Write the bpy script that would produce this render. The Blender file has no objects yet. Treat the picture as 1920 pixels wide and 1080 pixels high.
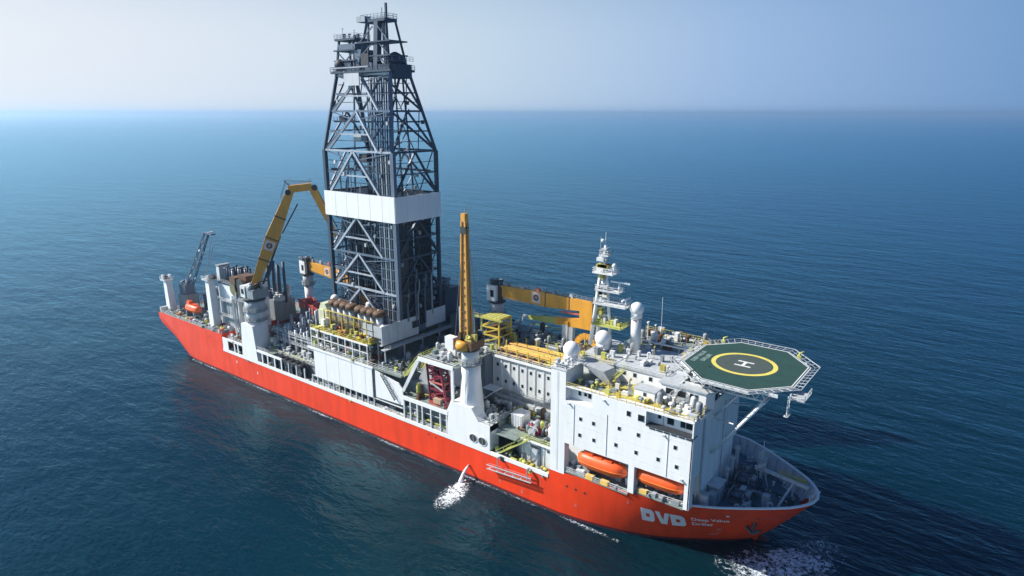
import bpy, math, random
from math import radians as RD, sin, cos, pi
from mathutils import Vector as V, Matrix
rng = random.Random(7)
S = bpy.context.scene
COL = S.collection

# ---------------------------------------------------------------- camera
cam = bpy.data.cameras.new('camera'); co = bpy.data.objects.new('camera', cam); COL.objects.link(co)
co.location = (250, -127.6, 86)
co.rotation_euler = (RD(90-14.816), 0, RD(37.361))
cam.sensor_width = 36; cam.lens = 1240/1920*36
cam.clip_start = 1; cam.clip_end = 200000
S.camera = co
# ---------------------------------------------------------------- world, sun, exposure
SUN_AZ = V((-0.88, -0.475))            # direction towards the sun, ground plane
SUN_EL = 38
w = bpy.data.worlds.new('World'); S.world = w; w.use_nodes = True
nt = w.node_tree; nt.nodes.clear()
out = nt.nodes.new('ShaderNodeOutputWorld'); bg = nt.nodes.new('ShaderNodeBackground')
sky = nt.nodes.new('ShaderNodeTexSky'); sky.sky_type = 'NISHITA'; sky.sun_disc = False
sky.sun_elevation = RD(SUN_EL)
sky.sun_rotation = math.atan2(SUN_AZ.x, SUN_AZ.y)
sky.altitude = 80; sky.air_density = 1.2; sky.dust_density = 1.0; sky.ozone_density = 6.0
bg.inputs['Strength'].default_value = 0.048
def wn(ty, **kw):
    n = nt.nodes.new(ty)
    for k, v in kw.items(): setattr(n, k, v)
    return n
WL = nt.links.new
# hazy low sky: pale towards the sun, bluer away from it, thinning with height
gen = wn('ShaderNodeNewGeometry'); sep = wn('ShaderNodeSeparateXYZ')
neg = wn('ShaderNodeVectorMath', operation='SCALE'); neg.inputs['Scale'].default_value = -1
WL(gen.outputs['Incoming'], neg.inputs[0]); WL(neg.outputs[0], sep.inputs[0])
dot = wn('ShaderNodeVectorMath', operation='DOT_PRODUCT'); WL(neg.outputs[0], dot.inputs[0])
_sa = SUN_AZ.normalized(); dot.inputs[1].default_value = (_sa.x, _sa.y, 0)
mr = wn('ShaderNodeMapRange'); mr.inputs[1].default_value = -1.0; mr.inputs[2].default_value = 1.0
WL(dot.outputs['Value'], mr.inputs[0])
cr_ = wn('ShaderNodeValToRGB'); e = cr_.color_ramp.elements
e[0].position = 0.0; e[0].color = (0.07, 0.16, 0.38, 1); e[1].position = 1.0; e[1].color = (0.95, 0.96, 0.98, 1)
for p_, c_ in ((0.24,(0.16,0.32,0.58,1)),(0.42,(0.34,0.50,0.76,1)),(0.60,(0.56,0.69,0.82,1)),(0.80,(0.76,0.82,0.90,1))):
    q_ = e.new(p_); q_.color = c_
WL(mr.outputs[0], cr_.inputs[0])
el = wn('ShaderNodeMapRange'); el.interpolation_type = 'SMOOTHSTEP'
el.inputs[1].default_value = 0.08; el.inputs[2].default_value = 0.36; el.inputs[3].default_value = 1.0; el.inputs[4].default_value = 0.0
WL(sep.outputs['Z'], el.inputs[0])
bg2 = wn('ShaderNodeBackground'); WL(cr_.outputs[0], bg2.inputs[0]); bg2.inputs[1].default_value = 0.63
mxs = wn('ShaderNodeMixShader'); WL(el.outputs[0], mxs.inputs[0]); WL(bg.outputs[0], mxs.inputs[1]); WL(bg2.outputs[0], mxs.inputs[2])
tin = wn('ShaderNodeMix', data_type='RGBA', blend_type='MULTIPLY'); tin.inputs[0].default_value = 1; tin.inputs[7].default_value = (0.62, 0.92, 1.25, 1)
WL(sky.outputs[0], tin.inputs[6]); WL(tin.outputs[2], bg.inputs[0]); WL(mxs.outputs[0], out.inputs[0])
sl = bpy.data.lights.new('sun', 'SUN'); so = bpy.data.objects.new('sun', sl); COL.objects.link(so)
sl.energy = 5.0; sl.angle = RD(0.8); sl.color = (1.0, 0.95, 0.87)
d = V((SUN_AZ.x*cos(RD(SUN_EL)), SUN_AZ.y*cos(RD(SUN_EL)), sin(RD(SUN_EL))))
so.rotation_euler = d.to_track_quat('Z', 'Y').to_euler()
S.view_settings.view_transform = 'Standard'; S.view_settings.look = 'None'
S.view_settings.gamma = 1; S.view_settings.use_curve_mapping = False
S.view_settings.exposure = 0.68
S.cycles.max_bounces = 6; S.cycles.volume_bounces = 3; S.cycles.transparent_max_bounces = 12

# ---------------------------------------------------------------- materials
MATS = {}
def nn(t, ty, **kw):
    n = t.nodes.new(ty)
    for k, v in kw.items(): setattr(n, k, v)
    return n
def paint(name, col, rough=0.5, metal=0.0, grime=0.35, rust=0.0, bump=0.0, sc=1.0):
    if name in MATS: return MATS[name]
    m = bpy.data.materials.new(name); m.use_nodes = True; t = m.node_tree
    b = t.nodes['Principled BSDF']; L = t.links.new
    b.inputs['Roughness'].default_value = rough; b.inputs['Metallic'].default_value = metal
    g = nn(t, 'ShaderNodeNewGeometry')
    mp = nn(t, 'ShaderNodeMapping'); mp.inputs['Scale'].default_value = (0.55*sc, 0.55*sc, 0.09*sc)
    L(g.outputs['Position'], mp.inputs[0])
    n1 = nn(t, 'ShaderNodeTexNoise'); n1.inputs['Scale'].default_value = 1.6; n1.inputs['Detail'].default_value = 5
    L(mp.outputs[0], n1.inputs['Vector'])
    n2 = nn(t, 'ShaderNodeTexNoise'); n2.inputs['Scale'].default_value = 0.35*sc; n2.inputs['Detail'].default_value = 6
    L(g.outputs['Position'], n2.inputs['Vector'])
    r1 = nn(t, 'ShaderNodeMapRange'); r1.inputs[1].default_value = 0.42; r1.inputs[2].default_value = 0.72
    r1.inputs[3].default_value = 0; r1.inputs[4].default_value = grime
    L(n1.outputs[0], r1.inputs[0])
    mx = nn(t, 'ShaderNodeMix', data_type='RGBA'); mx.inputs[6].default_value = (*col, 1)
    mx.inputs[7].default_value = (col[0]*0.5, col[1]*0.5, col[2]*0.47, 1)
    L(r1.outputs[0], mx.inputs[0])
    r2 = nn(t, 'ShaderNodeMapRange'); r2.inputs[1].default_value = 0.4; r2.inputs[2].default_value = 0.75
    r2.inputs[3].default_value = 0; r2.inputs[4].default_value = grime*0.8
    L(n2.outputs[0], r2.inputs[0])
    mx2 = nn(t, 'ShaderNodeMix', data_type='RGBA'); L(mx.outputs[2], mx2.inputs[6])
    mx2.inputs[7].default_value = (col[0]*0.7, col[1]*0.68, col[2]*0.64, 1); L(r2.outputs[0], mx2.inputs[0])
    last = mx2
    if rust:
        n3 = nn(t, 'ShaderNodeTexNoise'); n3.inputs['Scale'].default_value = 2.4*sc; n3.inputs['Detail'].default_value = 6
        n3.inputs['Roughness'].default_value = 0.7
        L(mp.outputs[0], n3.inputs['Vector'])
        r3 = nn(t, 'ShaderNodeMapRange'); r3.inputs[1].default_value = 0.60; r3.inputs[2].default_value = 0.70
        r3.inputs[3].default_value = 0; r3.inputs[4].default_value = rust
        L(n3.outputs[0], r3.inputs[0])
        mx3 = nn(t, 'ShaderNodeMix', data_type='RGBA'); L(mx2.outputs[2], mx3.inputs[6])
        mx3.inputs[7].default_value = (0.20, 0.085, 0.035, 1); L(r3.outputs[0], mx3.inputs[0]); last = mx3
    L(last.outputs[2], b.inputs['Base Color'])
    r4 = nn(t, 'ShaderNodeMapRange'); r4.inputs[3].default_value = max(rough-0.12, 0.05); r4.inputs[4].default_value = min(rough+0.15, 1)
    L(n2.outputs[0], r4.inputs[0]); L(r4.outputs[0], b.inputs['Roughness'])
    if bump:
        bp = nn(t, 'ShaderNodeBump'); bp.inputs['Strength'].default_value = bump; bp.inputs['Distance'].default_value = 0.1
        L(n2.outputs[0], bp.inputs['Height']); L(bp.outputs[0], b.inputs['Normal'])
    MATS[name] = m; return m
white  = paint('white_paint', (0.80, 0.80, 0.79), 0.4, grime=0.14, rust=0.10)
white2 = paint('weathered_white_paint', (0.66, 0.68, 0.68), 0.5, grime=0.4, rust=0.28)
hullred= paint('orange_red_hull_paint', (0.82, 0.052, 0.009), 0.5, grime=0.34, rust=0.16, sc=0.5)
boot   = paint('boot_topping_paint', (0.10, 0.025, 0.03), 0.5, grime=0.5)
deckg  = paint('grey_green_deck_paint', (0.20, 0.25, 0.23), 0.7, grime=0.6, rust=0.22)
deckd  = paint('dark_green_deck_paint', (0.07, 0.10, 0.10), 0.7, grime=0.6, rust=0.25)
foredk = paint('foredeck_paint', (0.085, 0.14, 0.19), 0.6, grime=0.4, rust=0.1)
lgrey  = paint('light_grey_paint', (0.45, 0.48, 0.50), 0.5, grime=0.4, rust=0.2)
mgrey  = paint('mid_grey_paint', (0.26, 0.29, 0.31), 0.55, grime=0.5, rust=0.3)
steel  = paint('galvanised_steel', (0.34, 0.37, 0.40), 0.45, 0.5, grime=0.5, rust=0.25)
navy   = paint('dark_blue_grey_steel', (0.042, 0.062, 0.098), 0.5, 0.2, grime=0.4, rust=0.08)
navy2  = paint('blue_grey_steel', (0.12, 0.155, 0.215), 0.45, 0.2, grime=0.5, rust=0.1)
brace_m= paint('sunlit_pale_steel', (0.38, 0.42, 0.48), 0.45, 0.1, grime=0.5, rust=0.08)  # paler steel, with sunlight on the starboard braces painted into the colour
dark   = paint('dark_machinery', (0.035, 0.04, 0.045), 0.6, grime=0.5, rust=0.2)
black  = paint('black_rubber', (0.022, 0.022, 0.028), 0.6, grime=0.3)
cyell  = paint('crane_yellow_paint', (0.72, 0.34, 0.035), 0.45, grime=0.4, rust=0.3)
yell   = paint('safety_yellow_paint', (0.62, 0.47, 0.06), 0.5, grime=0.5, rust=0.3)
lime   = paint('yellow_green_paint', (0.50, 0.52, 0.13), 0.6, grime=0.5, rust=0.3)
ymat   = paint('yellow_deck_matting', (0.50, 0.42, 0.10), 0.7, grime=0.6, rust=0.2)
orange = paint('lifeboat_orange', (0.80, 0.105, 0.014), 0.42, grime=0.2)
maroon = paint('maroon_primer', (0.24, 0.018, 0.045), 0.5, grime=0.5)
redp   = paint('faded_red_paint', (0.50, 0.06, 0.04), 0.5, grime=0.5)
brown  = paint('rusty_brown_paint', (0.12, 0.062, 0.03), 0.7, grime=0.5, rust=0.6)
hgreen = paint('helideck_green', (0.020, 0.060, 0.046), 0.6, grime=0.35)
hgrey  = paint('helideck_grey', (0.060, 0.080, 0.070), 0.65, grime=0.35)
hyell  = paint('helideck_yellow_line', (0.68, 0.58, 0.12), 0.6, grime=0.35)
wline  = paint('white_marking', (0.72, 0.73, 0.72), 0.55, grime=0.3)
pink   = paint('faded_pink_red', (0.62, 0.16, 0.12), 0.5, grime=0.4)
bulw   = paint('bulwark_inner_grey', (0.50, 0.53, 0.58), 0.5, grime=0.3, rust=0.1)
for _m in (hullred, boot): _m.node_tree.nodes['Principled BSDF'].inputs['Specular IOR Level'].default_value = 0.25
glass = bpy.data.materials.new('window_glass'); glass.use_nodes = True
_b = glass.node_tree.nodes['Principled BSDF']; _b.inputs['Base Color'].default_value = (0.012, 0.016, 0.022, 1)
_b.inputs['Roughness'].default_value = 0.12

# ---------------------------------------------------------------- mesh builder
ORI = {}
def tag(o, label=None, cat=None, group=None, kind=None):
    if label: o['label'] = label
    if cat: o['category'] = cat
    if group: o['group'] = group
    if kind: o['kind'] = kind
    return o
def thing(name, loc, label, cat, group=None):
    o = bpy.data.objects.new(name, None); COL.objects.link(o); o.location = loc; o.empty_display_size = 0.5
    ORI[o.name] = V(loc); return tag(o, label, cat, group)
def link(name, me, parent, wloc, rz=0, scale=None):
    o = bpy.data.objects.new(name, me); COL.objects.link(o)
    po = V((0, 0, 0))
    if parent: o.parent = parent; po = ORI[parent.name]
    o.location = V(wloc) - po
    if rz: o.rotation_euler = (0, 0, rz)
    if scale: o.scale = scale
    ORI[o.name] = V(wloc); return o
class MB:
    def __init__(s): s.v = []; s.f = []; s.sm = []
    def add(s, vs, fs, smooth=False):
        n = len(s.v); s.v += [V(p) for p in vs]
        s.f += [tuple(i+n for i in f) for f in fs]; s.sm += [smooth]*len(fs); return s
    def box(s, x0, x1, y0, y1, z0, z1):
        return s.add([(x0,y0,z0),(x1,y0,z0),(x1,y1,z0),(x0,y1,z0),(x0,y0,z1),(x1,y0,z1),(x1,y1,z1),(x0,y1,z1)],
            [(3,2,1,0),(4,5,6,7),(0,1,5,4),(1,2,6,5),(2,3,7,6),(3,0,4,7)])
    def beam(s, p, q, w, h=None, up=(0,0,1)):
        p, q = V(p), V(q); h = h or w; d = (q-p)
        if d.length < 1e-6: return s
        d.normalize(); u = V(up)
        if abs(d.dot(u)) > 0.98: u = V((1,0,0))
        r = d.cross(u).normalized()*w/2; t = r.cross(d).normalized()*h/2
        vs = [p-r-t, p+r-t, p+r+t, p-r+t, q-r-t, q+r-t, q+r+t, q-r+t]
        return s.add(vs, [(0,1,2,3),(7,6,5,4),(1,0,4,5),(2,1,5,6),(3,2,6,7),(0,3,7,4)])
    def taper(s, p, q, w0, h0, w1, h1, up=(0,0,1)):
        p, q = V(p), V(q); d = (q-p).normalized(); u = V(up)
        r = d.cross(u).normalized(); t = r.cross(d).normalized()
        vs = [p+r*a*w0/2+t*b*h0/2 for a, b in ((-1,-1),(1,-1),(1,1),(-1,1))]
        vs += [q+r*a*w1/2+t*b*h1/2 for a, b in ((-1,-1),(1,-1),(1,1),(-1,1))]
        return s.add(vs, [(0,1,2,3),(7,6,5,4),(1,0,4,5),(2,1,5,6),(3,2,6,7),(0,3,7,4)])
    def tube(s, p, q, r, n=8, r2=None):
        p, q = V(p), V(q); d = q-p
        if d.length < 1e-6: return s
        r2 = r if r2 is None else r2; d.normalize(); u = V((0,0,1))
        if abs(d.dot(u)) > 0.98: u = V((1,0,0))
        a = d.cross(u).normalized(); b = a.cross(d).normalized()
        c = [(cos(2*pi*i/n), sin(2*pi*i/n)) for i in range(n)]
        base = len(s.v)
        s.v += [p+a*x*r+b*y*r for x, y in c]+[q+a*x*r2+b*y*r2 for x, y in c]
        for i in range(n):
            j = (i+1) % n; s.f.append((base+j, base+i, base+n+i, base+n+j)); s.sm.append(n >= 8)
        s.f.append(tuple(base+i for i in range(n))); s.sm.append(False)
        s.f.append(tuple(base+n+i for i in reversed(range(n)))); s.sm.append(False)
        return s
    def cyl(s, x, y, z0, z1, r, n=16, r2=None): return s.tube((x,y,z0), (x,y,z1), r, n, r2)
    def path(s, pts, r, n=6):
        for a, b in zip(pts, pts[1:]): s.tube(a, b, r, n)
        return s
    def lathe(s, c, prof, n=16):
        c = V(c); base = len(s.v); m = len(prof)
        for r, z in prof:
            for i in range(n): s.v.append(c+V((r*cos(2*pi*i/n), r*sin(2*pi*i/n), z)))
        for k in range(m-1):
            for i in range(n):
                j = (i+1) % n; s.f.append((base+k*n+i, base+k*n+j, base+(k+1)*n+j, base+(k+1)*n+i)); s.sm.append(True)
        s.f.append(tuple(base+i for i in reversed(range(n)))); s.sm.append(False)
        s.f.append(tuple(base+(m-1)*n+i for i in range(n))); s.sm.append(False)
        return s
    def ball(s, c, r, n=16, sz=1.0):
        return s.lathe(c, [(r*max(0.02, cos(a)), r*sin(a)*sz) for a in [(-pi/2)+pi*k/10 for k in range(11)]], n)
    def prism(s, poly, z0, z1):
        n = len(poly); base = len(s.v)
        s.v += [V((x,y,z0)) for x, y in poly]+[V((x,y,z1)) for x, y in poly]
        for i in range(n):
            j = (i+1) % n; s.f.append((base+i, base+j, base+n+j, base+n+i)); s.sm.append(False)
        s.f.append(tuple(base+i for i in reversed(range(n)))); s.sm.append(False)
        s.f.append(tuple(base+n+i for i in range(n))); s.sm.append(False)
        return s
    def prismY(s, poly, y0, y1):          # polygon in x-z, extruded along y
        n = len(poly); base = len(s.v)
        s.v += [V((x,y0,z)) for x, z in poly]+[V((x,y1,z)) for x, z in poly]
        for i in range(n):
            j = (i+1) % n; s.f.append((base+i, base+j, base+n+j, base+n+i)); s.sm.append(False)
        s.f.append(tuple(base+i for i in reversed(range(n)))); s.sm.append(False)
        s.f.append(tuple(base+n+i for i in range(n))); s.sm.append(False)
        return s
    def mesh(s, name, mat, c):
        me = bpy.data.meshes.new(name); me.from_pydata([tuple(p-c) for p in s.v], [], s.f)
        me.polygons.foreach_set('use_smooth', s.sm); me.materials.append(mat); me.update(); return me
    def build(s, name, mat, parent=None, label=None):
        lo = V([min(p[i] for p in s.v) for i in range(3)]); hi = V([max(p[i] for p in s.v) for i in range(3)])
        c = (lo+hi)/2
        if not parent: c.z = lo.z
        o = link(name, s.mesh(name, mat, c), parent, c)
        if label: o['label'] = label
        return o
def top(name, mb, mat, label, cat, group=None, kind=None):
    return tag(mb.build(name, mat), label, cat, group, kind)

def railing(parent, pts, h=1.1, step=2.2, mat=None, r=0.055, name='railing'):
    m = MB()
    for a, b in zip(pts, pts[1:]):
        a, b = V(a), V(b); L = (b-a).length; n = max(1, round(L/step))
        for k in range(n+1):
            p = a.lerp(b, k/n); m.beam(p, p+V((0,0,h)), r*1.6)
        for hh in (h, h*0.55, 0.15): m.beam(a+V((0,0,hh)), b+V((0,0,hh)), r*1.5)
    return m.build(name, mat or white2, parent)
def stairs(parent, a, b, w=0.9, mat=None, n=None):
    a, b = V(a), V(b); m = MB(); d = (b-a); hd = V((d.x, d.y, 0)).normalized(); sd = V((-hd.y, hd.x, 0))*w/2
    for sgn in (-1, 1):
        m.beam(a+sd*sgn, b+sd*sgn, 0.1, 0.3); m.beam(a+sd*sgn+V((0,0,1)), b+sd*sgn+V((0,0,1)), 0.09)
        for k in range(5):
            p = a.lerp(b, k/4)+sd*sgn; m.beam(p, p+V((0,0,1)), 0.07)
    n = n or int(abs(d.z)/0.35)
    for k in range(n):
        p = a.lerp(b, (k+0.5)/n); m.beam(p-sd, p+sd, 0.28, 0.06)
    return m.build('stairs', mat or yell, parent)
def ladder(parent, a, b, mat=None, side=(1,0,0)):
    a, b = V(a), V(b); s = V(side)*0.3; m = MB(); m.beam(a-s, b-s, 0.09); m.beam(a+s, b+s, 0.09)
    n = max(2, int((b-a).length/0.6))
    for k in range(n): p = a.lerp(b, (k+0.5)/n); m.beam(p-s, p+s, 0.06)
    return m.build('ladder', mat or white2, parent)

# shared pieces of deck gear (unit meshes, shared between copies)
PROTO = {}
def proto(kind):
    if kind in PROTO: return PROTO[kind]
    m = MB()
    if kind == 'vent': m.cyl(0,0,0,1.1,0.28,8).lathe((0,0,1.0), [(0.5,0),(0.62,0.15),(0.5,0.4),(0.15,0.5)], 10)
    elif kind == 'gooseneck': m.path([(0,0,0),(0,0,1.2),(0.25,0,1.5),(0.6,0,1.45),(0.75,0,1.05)], 0.16, 6)
    elif kind == 'pump': m.box(-1,1,-.5,.5,0,.25).tube((-.9,0,.75),(.1,0,.75),.42,10).tube((.1,0,.75),(.8,0,.75),.2,8).box(.3,.8,-.35,.35,.25,1.2).cyl(-.4,0,1.1,1.5,.12,6)
    elif kind == 'valve': m.cyl(0,0,0,1.0,0.14,8).tube((-.5,0,.35),(.5,0,.35),.2,8).lathe((0,0,1.0), [(0.35,0),(0.38,0.05),(0.35,0.1)], 10)
    elif kind == 'cabinet': m.box(-.6,.6,-.35,.35,.1,1.6).box(-.5,-.04,-.39,-.35,.2,1.5).box(.04,.5,-.39,-.35,.2,1.5).box(-.65,.65,-.4,.4,1.6,1.68).box(-.55,.55,-.3,.3,0,.1)
    elif kind == 'barrel': m.lathe((0,0,0), [(.38,0),(.4,.04),(.38,.4),(.41,.43),(.38,.46),(.38,.88),(.4,.9),(.36,.92)], 12)
    elif kind == 'reel': m.tube((-.6,0,.9),(-.5,0,.9),.85,14).tube((.5,0,.9),(.6,0,.9),.85,14).tube((-.5,0,.9),(.5,0,.9),.5,12).beam((-.7,-.6,0),(-.7,0,.9),.12).beam((-.7,.6,0),(-.7,0,.9),.12).beam((.7,-.6,0),(.7,0,.9),.12).beam((.7,.6,0),(.7,0,.9),.12)
    elif kind == 'bollard': m.box(-.9,.9,-.35,.35,0,.15).cyl(-.5,0,.15,.95,.24,10).cyl(.5,0,.15,.95,.24,10).cyl(-.5,0,.95,1.05,.3,10).cyl(.5,0,.95,1.05,.3,10)
    elif kind == 'locker': m.box(-.9,.9,-.4,.4,.08,.9).prismY([(-.95,.9),(.95,.9),(.8,1.05),(-.8,1.05)], -.45,.45).box(-.7,-.5,-.3,.3,0,.08).box(.5,.7,-.3,.3,0,.08)
    elif kind == 'pipe_spool': m.tube((-1.2,0,.4),(1.2,0,.4),.2,8).tube((-1.25,0,.4),(-1.15,0,.4),.36,10).tube((1.15,0,.4),(1.25,0,.4),.36,10).box(-.6,-.45,-.25,.25,0,.25).box(.45,.6,-.25,.25,0,.25)
    elif kind == 'vessel': m.lathe((0,0,.4), [(.1,0),(.5,.15),(.6,.4),(.6,2.0),(.5,2.25),(.12,2.4)], 12).cyl(0,0,2.7,3.0,.1,6).cyl(.4,.3,0,.7,.07,5).cyl(-.4,.3,0,.7,.07,5).cyl(0,-.45,0,.7,.07,5)
    elif kind == 'motor_box': m.box(-.8,.8,-.6,.6,0,1.0).box(-.55,.2,-.4,.4,1.0,1.45).cyl(.5,0,1.0,1.7,.13,6).box(-.85,-.8,-.35,.35,.2,.8).tube((.8,0,.5),(1.15,0,.5),.25,8)
    elif kind == 'post_light': m.cyl(0,0,0,3.2,.07,5).box(-.3,.3,-.15,.15,3.2,3.42)
    elif kind == 'winch_drum': m.tube((0,-.8,.8),(0,.8,.8),.45,12).tube((0,-.9,.8),(0,-.8,.8),.75,14).tube((0,.8,.8),(0,.9,.8),.75,14).box(-.7,.7,-1.1,-.9,0,1.1).box(-.7,.7,.9,1.1,0,1.1).box(-.35,.35,1.1,1.7,.2,1.0)
    PROTO[kind] = m; return m
PM = {}
def piece(kind, mat, parent, loc, rz=0, sc=1.0):
    k = (kind, mat.name)
    if k not in PM: PM[k] = proto(kind).mesh(kind, mat, V((0,0,0)))
    s = sc if isinstance(sc, tuple) else (sc, sc, sc)
    return link(kind, PM[k], parent, loc, rz, s)
def clutter(parent, x0, x1, y0, y1, z, n, kinds, mats, smin=0.8, smax=1.3, gap=1.3, ok=None):
    pts = []; tries = 0; n = int(n*1.55); gap *= 0.82
    while len(pts) < n and tries < n*12:
        tries += 1; p = (rng.uniform(x0, x1), rng.uniform(y0, y1))
        if ok and not ok(*p): continue
        if all((p[0]-q[0])**2+(p[1]-q[1])**2 > gap*gap for q in pts):
            pts.append(p)
            piece(rng.choice(kinds), rng.choice(mats), parent, (p[0], p[1], z), rng.choice((0, pi/2, pi, -pi/2)), rng.uniform(smin, smax))
def pipes(parent, pts_list, r, mat, n=8, name='pipe'):
    for pts in pts_list: MB().path(pts, r, n).build(name, mat, parent)
def window(parent, x, y, z, w=0.9, h=1.0, face='y-', frame=None):
    a = MB(); b = MB(); e = 0.05
    if face == 'y-':
        a.box(x-w/2-.09, x+w/2+.09, y-e, y+.02, z-h/2-.09, z+h/2+.09)
        f = a.build('window', frame or lgrey, parent); b.box(x-w/2, x+w/2, y-e-.02, y-e+.01, z-h/2, z+h/2); b.build('pane', glass, f)
    else:
        a.box(x-.02, x+e, y-w/2-.09, y+w/2+.09, z-h/2-.09, z+h/2+.09)
        f = a.build('window', frame or lgrey, parent); b.box(x+e-.01, x+e+.02, y-w/2, y+w/2, z-h/2, z+h/2); b.build('pane', glass, f)
# ================================================================ SEA, SKY-SIDE SETTING
def sea_material():
    m = bpy.data.materials.new('sea_water'); m.use_nodes = True; t = m.node_tree; L = t.links.new
    b = t.nodes['Principled BSDF']; g = nn(t, 'ShaderNodeNewGeometry')
    n0 = nn(t, 'ShaderNodeTexNoise'); n0.inputs['Scale'].default_value = 0.012; n0.inputs['Detail'].default_value = 5
    mp0 = nn(t, 'ShaderNodeMapping'); mp0.inputs['Rotation'].default_value = (0,0,RD(35)); mp0.inputs['Scale'].default_value = (0.5,1.4,1)
    L(g.outputs['Position'], mp0.inputs[0]); L(mp0.outputs[0], n0.inputs['Vector'])
    cr = nn(t, 'ShaderNodeValToRGB'); cr.color_ramp.elements[0].position = 0.35; cr.color_ramp.elements[1].position = 0.7
    cr.color_ramp.elements[0].color = (0.0004, 0.010, 0.018, 1); cr.color_ramp.elements[1].color = (0.0008, 0.019, 0.029, 1)
    L(n0.outputs[0], cr.inputs[0])
    hs = None
    for sc, dist, rot, strc in ((0.035, 0.8, 20, (0.6,1.5,1)), (0.11, 0.42, 38, (0.55,1.5,1)), (0.33, 0.26, 25, (0.6,1.4,1)), (1.0, 0.12, 50, (0.7,1.3,1)), (3.0, 0.035, 10, (1,1,1))):
        mp = nn(t, 'ShaderNodeMapping'); mp.inputs['Rotation'].default_value = (0,0,RD(rot)); mp.inputs['Scale'].default_value = strc
        L(g.outputs['Position'], mp.inputs[0])
        n = nn(t, 'ShaderNodeTexNoise'); n.inputs['Scale'].default_value = sc; n.inputs['Detail'].default_value = 3; n.inputs['Distortion'].default_value = 0.3
        L(mp.outputs[0], n.inputs['Vector'])
        mu = nn(t, 'ShaderNodeMath', operation='MULTIPLY'); mu.inputs[1].default_value = dist*1.3; L(n.outputs[0], mu.inputs[0])
        if hs is None: hs = mu
        else:
            ad = nn(t, 'ShaderNodeMath', operation='ADD'); L(hs.outputs[0], ad.inputs[0]); L(mu.outputs[0], ad.inputs[1]); hs = ad
    bp = nn(t, 'ShaderNodeBump'); bp.inputs['Strength'].default_value = 1.0; bp.inputs['Distance'].default_value = 1.0
    L(hs.outputs[0], bp.inputs['Height'])
    t.nodes.remove(b)
    df = nn(t, 'ShaderNodeBsdfDiffuse'); L(cr.outputs[0], df.inputs[0]); L(bp.outputs[0], df.inputs['Normal'])
    gl = nn(t, 'ShaderNodeBsdfGlossy'); gl.inputs['Color'].default_value = (0.44, 0.80, 0.97, 1); gl.inputs['Roughness'].default_value = 0.13; L(bp.outputs[0], gl.inputs['Normal'])
    fr = nn(t, 'ShaderNodeFresnel'); fr.inputs['IOR'].default_value = 1.33; L(bp.outputs[0], fr.inputs['Normal'])
    # wave faces shadow one another towards the horizon, so the sheet never mirrors fully
    fm = nn(t, 'ShaderNodeMapRange'); fm.inputs[1].default_value = 0.02; fm.inputs[2].default_value = 0.75; fm.inputs[3].default_value = 0.02; fm.inputs[4].default_value = 0.85
    L(fr.outputs[0], fm.inputs[0])
    ms = nn(t, 'ShaderNodeMixShader'); L(fm.outputs[0], ms.inputs[0]); L(df.outputs[0], ms.inputs[1]); L(gl.outputs[0], ms.inputs[2])
    L(ms.outputs[0], t.nodes['Material Output'].inputs[0])
    return m
sea = MB(); R = 60000; nseg = 96
rings = [0, 300, 900, 3000, 10000, 30000, R]
sea.v.append(V((150,0,0)))
for r in rings[1:]:
    for i in range(nseg): sea.v.append(V((150+r*cos(2*pi*i/nseg), r*sin(2*pi*i/nseg), 0)))
for i in range(nseg): sea.f.append((0, 1+i, 1+(i+1) % nseg)); sea.sm.append(True)
for k in range(len(rings)-2):
    for i in range(nseg):
        a = 1+k*nseg+i; b_ = 1+k*nseg+(i+1) % nseg; sea.f.append((a, a+nseg, b_+nseg, b_)); sea.sm.append(True)
so_ = link('sea', sea.mesh('sea', sea_material(), V((0,0,0))), None, (0,0,0)); tag(so_, 'deep blue sea with small wind ripples', None, None, 'structure')

# ================================================================ HULL
BM = 19.0
def interp(x, tab):
    if x <= tab[0][0]: return tab[0][1]
    for (a, fa), (b, fb) in zip(tab, tab[1:]):
        if x <= b: return fa+(fb-fa)*(x-a)/(b-a)
    return tab[-1][1]
DECKW = [(170,19),(188,19),(196,18.9),(201,18.6),(205,18.0),(209,16.9),(213,14.9),(216,13.0),(219,10.9),(222,8.7),(224.5,6.6),(226.5,4.3),(227.6,2.2),(228,0)]
WLW   = [(170,19),(180,18.9),(186,18.1),(190,17.2),(195,15.9),(200,13.9),(204,11.6),(208,8.9),(212,6.2),(215,3.6),(216.8,1.6),(217.5,0)]
def ztop(x): return interp(x, [(177.4,10.5),(186,11.1),(200,12.0),(209,12.6),(228,12.9)])
def hw(x, z):                            # half breadth of the hull at x, height z
    v = min(1.0, max(0.0, z/12.6)); xs = 217.5+(228-217.5)*(v**0.9)
    if x >= xs: return 0.0
    if x < 170: 
        if x < 26:
            zb = interp(x, [(0,8.6),(8,5.6),(14,2.4),(18,-0.6),(26,-4)])
            k = min(1, max(0, (z-zb)/6.0)); return 17.6+1.4*min(1, k*1.6)**0.6
        return BM
    s = (x-170)/(xs-170)
    a = interp(170+s*47.5, WLW); b = interp(170+s*58, DECKW)
    return a+(b-a)*(v**1.15)
ship = thing('drill_ship', (114, 0, 0), 'orange-red drill ship hull with white rail strip, moving through open sea', 'ship')
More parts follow.
